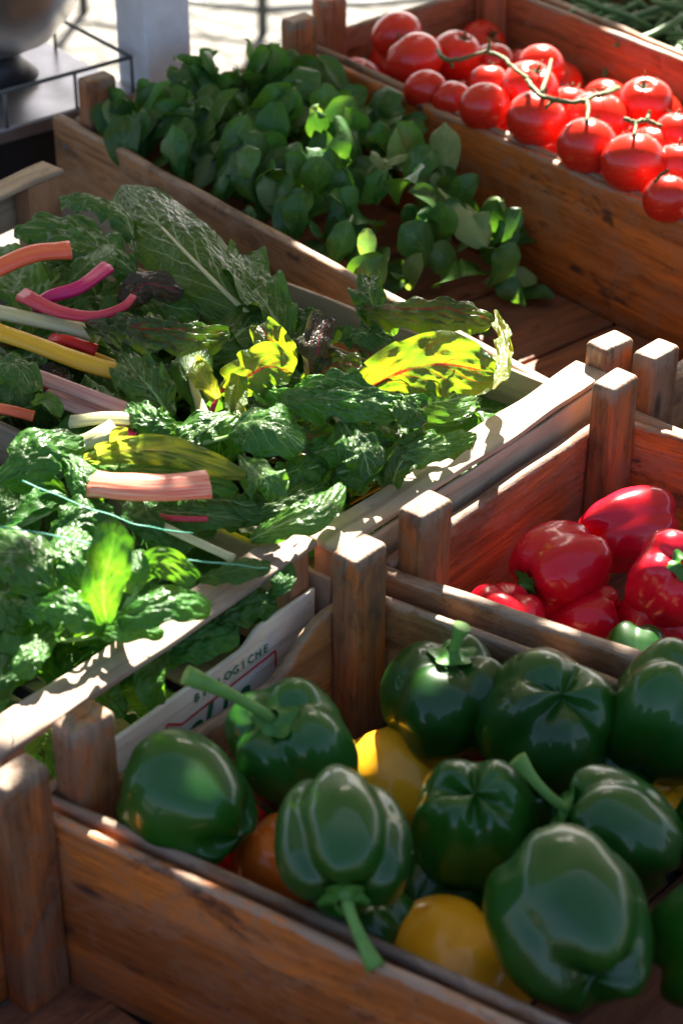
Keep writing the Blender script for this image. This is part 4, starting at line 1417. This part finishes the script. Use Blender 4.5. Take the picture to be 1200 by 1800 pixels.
leaf('green chard leaf on a stubby white stalk in the middle', [(345, 710, .035), (335, 660, .048), (340, 620, .05), (350, 590, .045)], 38, L_CHARDP, [(368, 745, .03), (355, 720, .036), (338, 670, .05), (338, 630, .052)], S_WHITE, (.0058, .0015), ruffle=.25, crinkle=.1, rf=3, cup=-.3)
leaf('dark leaf with purple tinge at the left edge above the spinach', [(10, 700, .03), (50, 680, .04), (90, 665, .04), (120, 660, .035)], 34, L_DARK, **CH_, cup=.2)
leaf('dark green chard leaf cut by the left edge', [(-30, 600, .04), (0, 640, .05), (30, 670, .05), (45, 715, .04)], 42, L_CHARD, **CH_, cup=-.3)
leaf('little green leaf curling up above the spinach at left', [(60, 715, .05), (80, 705, .06), (95, 715, .064), (108, 735, .06)], 18, L_CHARDP, ruffle=.15, crinkle=.08, cup=.4)
# backlit ones
UPC = Vector((0, -0.92, 0.38)).normalized()
leaf('glowing yellow-green chard leaf on a thin crimson stem in the centre of the tray', [(385, 690, .05), (430, 665, .075), (470, 645, .082), (515, 655, .075)], 46, L_RED, [(368, 750, .03), (375, 715, .045), (392, 685, .055), (440, 660, .076)], S_PINK, (.003, .001), up=UPC, ruffle=.35, crinkle=.045, rf=4, cup=.2, roll=-15)
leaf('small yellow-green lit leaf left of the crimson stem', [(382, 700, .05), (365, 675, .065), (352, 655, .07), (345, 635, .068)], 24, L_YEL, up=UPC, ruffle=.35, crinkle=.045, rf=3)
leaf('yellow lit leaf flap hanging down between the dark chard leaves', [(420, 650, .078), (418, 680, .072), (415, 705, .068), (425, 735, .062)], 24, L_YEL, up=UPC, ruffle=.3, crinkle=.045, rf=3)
leaf('upright yellow-green chard leaf with red veins near the far side', [(520, 640, .04), (490, 610, .065), (470, 590, .075), (455, 572, .078)], 34, L_RED, up=UPC, ruffle=.3, crinkle=.045, rf=3, roll=10)
leaf('purple-black curled chard leaf sticking up left of the big glowing leaf', [(580, 680, .04), (562, 640, .065), (560, 600, .08), (575, 560, .085)], 34, L_DARK, up=UPC, ruffle=.35, crinkle=.045, rf=3, cup=.5, roll=-20)
leaf('dark green crinkled chard leaf below the purple-black one', [(520, 690, .04), (560, 660, .06), (600, 640, .07), (640, 650, .065)], 34, L_RED, ruffle=.3, crinkle=.18, rf=4, cup=-.3)
leaf('largest backlit chard leaf, yellow-green with red veins, right end of heap', [(632, 688, .045), (700, 655, .085), (775, 640, .095), (868, 655, .085)], 66, L_RED, [(620, 700, .04), (655, 678, .06), (705, 656, .084), (800, 642, .094)], S_PINK, (.0028, .0009), up=Vector((0, -0.96, 0.27)).normalized(), ruffle=.3, crinkle=.075, rf=4, cup=.15, roll=-8, nu=48, nv=26)
leaf('dark glossy crinkled chard leaf with a sunlit top, nearest the salad crate', [(628, 545, .04), (700, 545, .065), (790, 545, .078), (868, 565, .065)], 40, L_RED, ruffle=.25, crinkle=.2, rf=5, cup=-.55, nu=48, nv=24, roll=8)
leaf('dark chard leaf rising from the tray beside the far rim', [(690, 590, .02), (660, 545, .045), (650, 515, .055), (655, 490, .055)], 34, L_CHARD, ruffle=.3, crinkle=.16, rf=4, cup=.2, roll=-25)
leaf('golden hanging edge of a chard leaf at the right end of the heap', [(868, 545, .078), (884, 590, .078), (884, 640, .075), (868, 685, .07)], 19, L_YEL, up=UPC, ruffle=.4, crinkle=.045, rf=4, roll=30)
leaf('green underside of a chard leaf below the big glowing one', [(650, 700, .04), (710, 710, .06), (780, 705, .068), (838, 690, .06)], 42, L_CHARD, up=Vector((0, -.8, .6)), ruffle=.2, crinkle=.045, rf=3, cup=.1)
leaf('long dark crinkled chard leaf with silver glints running to the right', [(448, 690, .06), (540, 700, .085), (640, 705, .09), (752, 712, .078)], 42, L_CHARD, ruffle=.2, crinkle=.24, rf=5, cup=-.5, nu=54, nv=24)
leaf('curled green chard leaf with a bright spot above the end bar', [(640, 690, .07), (690, 700, .085), (720, 715, .088), (748, 745, .07)], 34, L_CHARD, ruffle=.3, crinkle=.2, rf=3, cup=-.5, roll=-10)
leaf('broad smooth chard leaf with yellow veins in the centre front', [(395, 775, .055), (430, 745, .078), (475, 745, .086), (535, 790, .07)], 66, L_CHARD, [(310, 790, .05), (350, 780, .056), (400, 768, .062), (450, 745, .084)], S_GREEN, (.003, .0012), ruffle=.16, crinkle=.06, rf=3, cup=-.35, roll=-5, nu=44, nv=24)
leaf('chard leaf half hidden to the left of the broad smooth one', [(440, 720, .055), (390, 735, .066), (345, 755, .064), (310, 790, .055)], 40, L_CHARD, ruffle=.2, crinkle=.08, rf=3, cup=-.3)
leaf('drooping lower lobe of the heap under the broad smooth leaf', [(420, 800, .06), (450, 830, .07), (470, 850, .07), (470, 880, .055)], 44, L_CHARD, ruffle=.25, crinkle=.08, rf=3, cup=-.4, roll=10)
leaf('crinkled dark chard leaf touching the end bar', [(645, 830, .04), (700, 800, .058), (770, 780, .062), (838, 768, .052)], 36, L_CHARD, ruffle=.25, crinkle=.2, rf=4, cup=-.4)
leaf('dark chard leaf in shade above the end bar', [(560, 850, .03), (610, 830, .048), (660, 815, .052), (720, 800, .045)], 46, L_CHARD, ruffle=.25, crinkle=.18, rf=4, cup=-.2)
leaf('dark chard leaf folded down to the end bar', [(690, 850, .04), (700, 820, .055), (725, 790, .058), (760, 770, .055)], 30, L_CHARD, ruffle=.3, crinkle=.15, rf=3, cup=.2, roll=20)
leaf('chard leaf with a yellow lit patch lying by the end bar corner', [(440, 950, .04), (500, 920, .055), (560, 895, .06), (600, 850, .055)], 36, L_CHARD, ruffle=.2, crinkle=.12, rf=3, cup=-.3, roll=5)
leaf('chard leaf under the patched one, close to the corner', [(420, 920, .03), (470, 890, .045), (520, 870, .046), (570, 855, .04)], 36, L_CHARD, ruffle=.25, crinkle=.12, rf=3, cup=-.1)
leaf('dark folded chard leaf below the salmon stalk', [(250, 900, .03), (300, 900, .048), (360, 905, .05), (430, 915, .04)], 32, L_CHARD, ruffle=.3, crinkle=.1, rf=3, cup=-.3)
leaf('dark green chard leaf right of the salmon stalk', [(350, 880, .03), (400, 880, .045), (440, 890, .046), (480, 880, .04)], 38, L_CHARD, ruffle=.3, crinkle=.1, rf=3, cup=-.3)
leaf('green chard leaf under the ruffled yellow one, above the salmon stalk', [(160, 815, .05), (230, 825, .064), (310, 830, .066), (420, 860, .055)], 34, L_CHARDP, ruffle=.25, crinkle=.1, rf=4, cup=-.3)
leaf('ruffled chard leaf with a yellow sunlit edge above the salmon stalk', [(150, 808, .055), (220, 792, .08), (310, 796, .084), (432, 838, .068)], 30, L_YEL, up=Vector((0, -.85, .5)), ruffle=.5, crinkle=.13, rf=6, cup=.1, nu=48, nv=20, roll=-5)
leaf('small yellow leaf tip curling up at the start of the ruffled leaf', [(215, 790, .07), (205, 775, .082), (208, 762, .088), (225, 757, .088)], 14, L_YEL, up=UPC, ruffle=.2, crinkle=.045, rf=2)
leaf('crinkled green chard leaf covering the ends of the blush stalks', [(330, 760, .05), (290, 745, .068), (255, 730, .072), (225, 712, .066)], 34, L_CHARD, ruffle=.3, crinkle=.16, rf=4, cup=-.3)
leaf('green chard leaf between the orange and the magenta stalks', [(120, 500, .05), (140, 480, .062), (165, 455, .066), (200, 430, .06)], 34, L_CHARDP, ruffle=.2, crinkle=.08, rf=3, cup=-.3)
leaf('curled leaf hanging over the left edge below the yellow stalk', [(-30, 660, .06), (10, 640, .075), (35, 650, .078), (60, 690, .07)], 36, L_CHARD, ruffle=.3, crinkle=.14, rf=3, cup=-.4)
leaf('crinkled chard leaf arching over the middle of the heap', [(500, 700, .06), (560, 672, .085), (610, 672, .09), (660, 695, .08)], 38, L_CHARD, ruffle=.3, crinkle=.2, rf=4, cup=-.5)
leaf('chard leaf hanging down over the dark middle of the heap', [(600, 740, .075), (620, 770, .075), (640, 800, .07), (650, 840, .055)], 44, L_CHARD, ruffle=.25, crinkle=.12, rf=3, cup=-.3)
for i, (a, b, c_, hw, m_) in enumerate([((600, 760, .05), (640, 770, .06), (690, 790, .05), 36, L_CHARD), ((540, 800, .05), (590, 790, .058), (640, 800, .05), 38, L_CHARD),
                                    ((580, 860, .035), (620, 840, .04), (650, 860, .03), 36, L_RED), ((480, 770, .05), (540, 770, .06), (590, 760, .055), 36, L_RED),
                                    ((480, 840, .045), (520, 830, .05), (570, 820, .045), 38, L_CHARD), ((150, 640, .03), (190, 655, .035), (230, 690, .03), 30, L_CHARD),
                                    ((250, 520, .03), (300, 540, .035), (350, 545, .03), 40, L_CHARD), ((490, 570, .02), (530, 560, .03), (560, 580, .02), 30, L_CHARD),
                                    ((760, 730, .02), (800, 720, .03), (840, 700, .02), 26, L_CHARD), ((600, 600, .03), (640, 590, .04), (690, 600, .03), 36, L_CHARD)]):
    leaf(['dark chard leaf filling the gap below the silver-glinting one', 'dark chard leaf between the broad smooth leaf and the end bar', 'shaded red-veined leaf just inside the end bar', 'red-veined leaf under the long dark crinkled one',
          'dark chard leaf right of the broad smooth one', 'green leaf between the yellow and white stalks', 'green leaf between the purple leaf and the big upper one', 'small dark leaf against the pale far side near the middle',
          'leaf tip at the far corner of the chard tray', 'dark leaf behind the big glowing leaf'][i], [a, b, c_], hw, m_, ruffle=.3, crinkle=.16, rf=3, cup=-.1, roll=random.uniform(-20, 20))

stalk('bright orange-red chard stalk with a cut end, cut by the left edge', [(-40, 492, .07), (0, 470, .078), (60, 446, .082), (124, 440, .08)], 17, S_ORANGE, .75, taper=1.0)
stalk('magenta chard stalk crossing under the orange one', [(60, 545, .052), (90, 522, .062), (140, 505, .07), (189, 470, .072)], 13, S_MAG, .8)
stalk('pale greenish-white chard stalk below the crimson one', [(-30, 542, .045), (40, 558, .052), (110, 572, .054), (175, 590, .05)], 14, S_WHITE, .7)
stalk('thick yellow chard stalk running down to the right', [(-30, 575, .055), (60, 605, .06), (140, 635, .06), (228, 660, .052)], 16, S_YEL, .7)
stalk('short deep red stalk under the white one', [(92, 596, .05), (120, 600, .056), (170, 616, .05)], 11, fruit('red_stalk', (0.5, 0.01, 0.01), (0.6, 0.02, 0.01), 0.35, 0.2, .1), .8)
stalk('thin yellow stalk beside the thick yellow one', [(150, 620, .04), (200, 640, .044), (240, 665, .04)], 8, S_YEL, .8)
stalk('long blush-white chard stalk above the spinach', [(20, 645, .05), (90, 670, .058), (170, 700, .058), (262, 735, .05)], 13, S_BLUSH, .7)
stalk('wide blush chard stalk under the long one', [(90, 690, .042), (150, 715, .046), (230, 740, .042)], 20, S_BLUSH, .6)
stalk('crimson stalk showing between the blush stalks', [(80, 680, .04), (120, 692, .045), (200, 715, .04)], 9, S_PINK, .8)
stalk('curved white chard stalk in the middle left', [(125, 742, .055), (190, 735, .064), (260, 742, .064), (335, 772, .055)], 12, S_WHITE, .7)
stalk('thick white stalk butt next to the purple one', [(130, 785, .05), (165, 772, .06), (202, 752, .064)], 17, S_WHITE, .7)
stalk('small purple stalk under the curved white one', [(185, 765, .052), (215, 762, .056), (236, 772, .054)], 12, S_MAG, .8)
stalk('small orange stalk at the left under the blush one', [(-20, 715, .04), (20, 722, .045), (60, 732, .04)], 10, S_ORANGE, .8)
stalk('fat salmon-striped chard stalk with a cut end', [(165, 852, .075), (220, 856, .082), (290, 858, .082), (366, 852, .078)], 26, S_SALMON, .55, groove=.1)
stalk('thin crimson stalk below the salmon one', [(280, 908, .05), (320, 912, .054), (365, 912, .05)], 5, S_PINK, .9)
stalk('pale slender stalk among the spinach beside the tray divider', [(285, 925, .05), (340, 950, .05), (410, 982, .045)], 8, S_WHITE, .7)

# --- spinach
SK = dict(name='spinach_leaf', shape='spinach', nside=5)
PLANT = []
PLANT.append(leaf('upright glowing spinach leaf, rounded, in the front tray', [(188, 1090, .065), (182, 1030, .11), (196, 970, .142), (205, 912, .165)], 46, L_SPIN, up=UPC, ruffle=.22, crinkle=.17, rf=3, cup=.15, nu=44, nv=24, **SK))
PLANT.append(leaf('flat dark spinach leaf lying over the end bar', [(190, 1095, .05), (240, 1075, .072), (305, 1055, .074), (372, 1062, .056)], 44, L_SPIN, ruffle=.1, crinkle=.12, rf=3, cup=-.3, nu=44, nv=24, **SK))
leaf('crinkled sunlit spinach leaf at the left edge, upper', [(110, 1060, .055), (70, 1010, .08), (30, 965, .085), (-25, 935, .075)], 62, L_SPIN, ruffle=.15, crinkle=.10, rf=4, cup=-.35, nu=48, nv=28, **SK)
leaf('crinkled spinach leaf behind the upright glowing one', [(150, 1050, .05), (135, 1000, .075), (120, 960, .082), (130, 925, .078)], 46, L_SPIN, ruffle=.15, crinkle=.10, rf=4, cup=-.2, **SK)
leaf('large blistered dark spinach leaf at the left below the chard stalks', [(-20, 870, .055), (30, 820, .08), (80, 780, .088), (148, 775, .075)], 62, L_SPIN, ruffle=.12, crinkle=.10, rf=4, cup=-.4, nu=48, nv=28, **SK)
leaf('spinach leaf curling down right of the large blistered one', [(95, 800, .075), (130, 815, .08), (150, 850, .076), (165, 895, .06)], 34, L_SPIN, ruffle=.15, crinkle=.10, rf=3, cup=-.4, **SK)
leaf('blistered spinach leaf with white glints under the twine', [(70, 960, .045), (110, 930, .062), (150, 900, .07), (200, 900, .06)], 48, L_SPIN, ruffle=.15, crinkle=.10, rf=4, cup=-.3, nu=44, nv=24, **SK)
leaf('yellow-green spinach leaf at the left edge under the twine', [(-20, 930, .055), (-5, 905, .065), (10, 885, .07), (25, 865, .066)], 26, L_SPIN, up=UPC, ruffle=.15, crinkle=.12, rf=3, **SK)
PLANT.append(leaf('bright spinach leaf right of the upright one, upper', [(230, 1045, .06), (240, 1020, .08), (245, 995, .088), (238, 968, .09)], 22, L_SPIN, up=UPC, ruffle=.2, crinkle=.10, rf=3, **SK))
PLANT.append(leaf('bright spinach leaf pointing right above the flat dark one', [(220, 1040, .06), (255, 1000, .082), (290, 990, .088), (345, 1020, .07)], 30, L_SPIN, up=Vector((0, -.8, .55)), ruffle=.25, crinkle=.18, rf=4, cup=.1, **SK))
leaf('crinkled spinach leaf under the upright one, left part', [(190, 1110, .05), (150, 1080, .068), (100, 1060, .072), (40, 1060, .06)], 42, L_SPIN, ruffle=.2, crinkle=.10, rf=4, cup=-.3, **SK)
leaf('dark spinach leaf at the left edge, middle', [(60, 1110, .04), (30, 1085, .055), (0, 1065, .056), (-40, 1050, .05)], 42, L_SPIN, ruffle=.15, crinkle=.12, rf=3, cup=-.3, **SK)
leaf('small spinach leaf hanging in the dark gap left of the root', [(110, 1110, .045), (75, 1130, .055), (50, 1160, .055), (42, 1195, .045)], 30, L_SPIN, ruffle=.15, crinkle=.12, rf=3, cup=-.2, **SK)
leaf('round dark spinach leaf in the gap at lower left', [(10, 1230, .02), (0, 1205, .035), (-5, 1180, .035), (-20, 1150, .03)], 42, L_SPIN, ruffle=.1, crinkle=.1, rf=3, cup=-.2, **SK)
PLANT.append(leaf('lower spinach leaf touching the end bar', [(170, 1115, .045), (200, 1110, .058), (240, 1105, .058), (290, 1110, .048)], 26, L_SPIN, ruffle=.15, crinkle=.12, rf=3, cup=-.2, **SK))
leaf('spinach leaf hidden under the end bar near its right end', [(360, 1110, .01), (400, 1080, .02), (440, 1060, .022), (485, 1055, .018)], 42, L_SPIN, ruffle=.15, crinkle=.16, rf=3, cup=-.3, **SK)
leaf('dark spinach leaf below the bar, middle', [(250, 1160, .005), (310, 1140, .012), (360, 1120, .014), (420, 1110, .01)], 46, L_SPIN, ruffle=.15, crinkle=.16, rf=3, cup=-.3, **SK)
leaf('smooth pale spinach leaf bending down behind the printed slat', [(290, 1150, .012), (268, 1175, .018), (262, 1205, .016), (275, 1240, .0)], 30, L_SPIN, ruffle=.15, crinkle=.05, rf=2, cup=.3, **SK)
leaf('dark spinach leaf below the bar, lower left', [(220, 1260, .0), (190, 1230, .01), (170, 1205, .01), (150, 1190, .0)], 42, L_SPIN, ruffle=.15, crinkle=.1, rf=2, cup=.1, **SK)
leaf('bright green spinach leaf by the front corner post', [(150, 1310, -.01), (110, 1295, .004), (70, 1290, .006), (20, 1320, .0)], 36, L_CHARDP, ruffle=.15, crinkle=.12, rf=2, cup=-.2, **SK)
leaf('spinach leaf tip behind the right end post of the tray', [(470, 1050, .02), (490, 1030, .03), (500, 1010, .03), (495, 990, .03)], 26, L_SPIN, ruffle=.15, crinkle=.16, rf=3, cup=-.2, **SK)
leaf('spinach leaf lying over the tray divider', [(350, 1020, .04), (390, 1010, .05), (430, 1000, .05), (475, 990, .045)], 28, L_SPIN, ruffle=.15, crinkle=.12, rf=3, cup=-.2, **SK)
leaf('dark spinach leaf right of the twine by the divider', [(300, 960, .04), (270, 930, .052), (245, 905, .055), (225, 880, .05)], 34, L_SPIN, ruffle=.15, crinkle=.1, rf=3, cup=-.2, **SK)
plant = empty('spinach_plant', P(190, 1115, .02), label='young spinach plant with an upright glowing leaf and a flat leaf over the end bar', cat='plant')
for o_ in PLANT:
    o_.location = o_.location - plant.location
    o_.parent = plant
    for k_ in ('label', 'category'): del o_[k_]
    o_.name = 'leaf'
for i, (x0, y0, x1, y1, z, r_) in enumerate([(190, 1105, 182, 1000, .08, 6), (185, 1110, 100, 1070, .06, 5), (195, 1105, 230, 1050, .07, 5), (200, 1110, 280, 1070, .068, 5), (180, 1115, 140, 1040, .07, 5), (205, 1110, 250, 1010, .078, 4), (175, 1118, 60, 1120, .055, 4)]):
    o_ = stalk('x', [(x0, y0, .03), ((x0 + x1) / 2, (y0 + y1) / 2 + 6, z - .012), (x1, y1, z)], r_, S_GREEN, .9, name='stem')
    o_.location = o_.location - plant.location
    o_.parent = plant
    for k_ in ('label', 'category'): del o_[k_]

# green twine over the spinach
for lab, pts in (('green twine stretched over the spinach, front strand', [(-30, 918, .10), (120, 938, .098), (250, 962, .09), (420, 985, .07), (480, 1000, .04)]),
                 ('green twine stretched over the spinach, back strand', [(40, 845, .10), (150, 880, .095), (260, 915, .085), (340, 938, .06)]),
                 ('green twine tied round the near end of the bar', [(22, 1288, .046), (24, 1305, .03), (20, 1325, .01), (2, 1345, -.005)])):
    pth = spline([P(*p) for p in pts], 60)
    pth = [p + Vector((0, 0, 0.0015 * noise.noise((i * .13, 3, len(lab))) - 0.006 * math.sin(math.pi * i / 59))) for i, p in enumerate(pth)]
    v, f = tube(pth, 0.00045, 6)
    tag(mesh('twine', v, f, M_STRING), lab, 'twine')

# ------------------------------------------------------------------ small round salad leaves
SA0 = Vector((-0.316, 2.153, 0))
lamb = []
for i in range(8):
    L = 0.054 + 0.005 * (i % 4)
    W = 0.0116 + 0.0018 * (i % 3)
    h = L * (0.10 + 0.06 * (i % 3))
    path = [Vector((0, 0, 0)), Vector((L * .35, 0.002 * (i % 3 - 1), h * .8)), Vector((L * .7, 0, h)), Vector((L, 0, h * (.6 - .5 * (i % 2))))]
    vs, uv, fs, _ = blade(path, W * 1.15, Vector((0, 0, 1)), seed=i * 2.3 + 60, nu=22, nv=10, ruffle=.10, rf=2, crinkle=.03, cup=.30 if i % 2 else -.25, shape='spoon', nside=3)
    o = mesh('salad_leaf', vs, fs, L_LAMB if i < 6 else L_LAMBP, None, uvs=uv)
    lamb.append(o)
sr2 = random.Random(4)
used8 = [False] * 8


def heap(a, b):
    """height of the salad heap; a along the crate, b across"""
    h = 0.026 * (1 - max(0, (a - .10) / .42)) - 0.02
    h -= max(0, a - .36) * 0.36
    h -= 0.05 * max(0, (b - .20) / .12) * max(0, 1 - abs(a - .30) / .5)
    h -= 0.02 * max(0, 0.05 - b) / .05
    h += 0.010 * noise.noise((a * 16, b * 16, 3))
    return h


def salad(k, loc, d, roll, s, label, group=None, mat=None):
    o = lamb[k] if not used8[k] else lamb[k].copy()
    if used8[k]: COL.objects.link(o)
    used8[k] = True
    o.location = loc
    o.rotation_mode = 'QUATERNION'
    x = d.normalized()
    n0 = Vector((0, -.5, .85)); n0 = (n0 - x * x.dot(n0)).normalized()
    y = n0.cross(x)
    m = Matrix((x, y, n0)).transposed() @ Matrix.Rotation(roll, 3, 'X')
    o.rotation_quaternion = m.to_quaternion()
    o.scale = (s, s, s)
    tag(o, label, 'leaf', group)
    return o


n = 0
for layer in range(3):
    for i in range(114):
        a = 0.055 + ((i % 19) / 19) ** 1.2 * 0.50 + sr2.uniform(-.02, .02) + layer * .006
        b = 0.035 + (i // 19) / 6 * 0.295 + sr2.uniform(-.022, .022)
        if a > .44 and b > .24: continue
        if a > .34 and sr2.random() < .4: continue
        if a > .44 and sr2.random() < .4: continue
        z = heap(a, b) - 0.034 + 0.014 * layer + sr2.uniform(-.006, .006)
        z = max(z, -0.128)
        loc = SA0 + AS_ * a + BS_ * b + Vector((0, 0, z))
        tip_lim = 1
        up_ = 0.8 if layer else .4
        d = Vector((sr2.uniform(-1, 1), sr2.uniform(-.9, .7), up_ * sr2.uniform(.5, 1.5)))
        tip = loc + d.normalized() * .06 - SA0
        if tip.dot(AS_) < .03 or tip.dot(BS_) < .035 or tip.dot(BS_) > .33: d = Vector((-d.x, -d.y, d.z + .6)) if (loc + Vector((-d.x, -d.y, d.z)).normalized() * .06 - SA0).dot(AS_) > .03 else Vector((.1, -.1, 1))
        salad(sr2.choice([0, 1, 2, 3, 4, 5, 0, 1, 2, 3, 4, 5, 6]), loc, d, sr2.uniform(-.8, .8), sr2.uniform(.78, 1.15), 'small round salad leaf in the heap in the long crate', 'small salad leaves heaped in the long crate')
        n += 1
big = [  # base px, tip px, z0, z1, scale, kind, label
    ((780, 330), (782, 228), -.03, .01, 1.9, 6, 'tall pale salad leaf leaning on the far board, by itself'),
    ((765, 350), (768, 308), -.04, -.02, 1.1, 7, 'small pale salad leaf at the foot of the tall one, left'),
    ((790, 360), (812, 315), -.04, -.02, 1.2, 6, 'small pale salad leaf at the foot of the tall one, right'),
    ((770, 330), (845, 430), -.02, -.05, 1.7, 6, 'pale salad leaf sloping down toward the empty floor'),
    ((845, 440), (932, 420), -.10, -.10, 1.5, 1, 'dark salad leaf lying by the far board'),
    ((850, 500), (935, 498), -.13, -.125, 1.5, 7, 'pale round salad leaf lying on the crate floor'),
    ((880, 520), (965, 525), -.138, -.136, 1.2, 3, 'dark pointed salad leaf on the crate floor at the edge of the heap'),
    ((455, 170), (430, 80), -.03, .05, 2.1, 6, 'big pale salad leaf at the far left corner post'),
    ((490, 170), (500, 100), -.02, .03, .9, 2, 'long-stemmed salad leaf bending at the far corner post'),
    ((250, 250), (265, 195), .0, .02, 1.6, 7, 'round pale salad leaf near the left end, by the near rim'),
    ((200, 235), (190, 180), .0, .025, 1.3, 6, 'salad leaf touching the near left corner post'),
    ((590, 230), (615, 165), -.02, .03, 1.4, 3, 'pointed salad leaf standing in front of the far board'),
    ((560, 270), (555, 200), .0, .045, 1.7, 0, 'sunlit salad leaf glowing in the middle of the heap'),
    ((600, 300), (590, 240), .0, .04, 1.4, 2, 'salad leaf with a glowing edge below the brightest one'),
    ((775, 430), (785, 360), -.05, .0, 1.7, 4, 'upright glowing salad leaf in the right part of the heap'),
    ((640, 470), (645, 405), -.03, .01, 1.6, 6, 'yellow-green round salad leaf at the near rim with a lit tip'),
    ((350, 130), (375, 95), .0, .03, 1.5, 1, 'dark salad leaf at the far left end of the heap'),
    ((720, 510), (740, 450), -.07, -.03, 1.4, 7, 'yellowish salad leaf stem at the near rim, low'),
    ((700, 360), (730, 330), -.02, .02, 1.6, 5, 'salad leaf lying flat at the right of the heap'),
    ((500, 190), (535, 150), .0, .03, 1.5, 2, 'salad leaf with a lit rim near the brightest one'),
]
for (b0, t0, z0, z1, s, k, lab) in big:
    a_, b_ = P(b0[0], b0[1], z0), P(t0[0], t0[1], z1)
    d = b_ - a_
    salad(k, a_, d, sr2.uniform(-.25, .25), d.length / (0.054 + 0.005 * (k % 4)) * 1.1, lab)
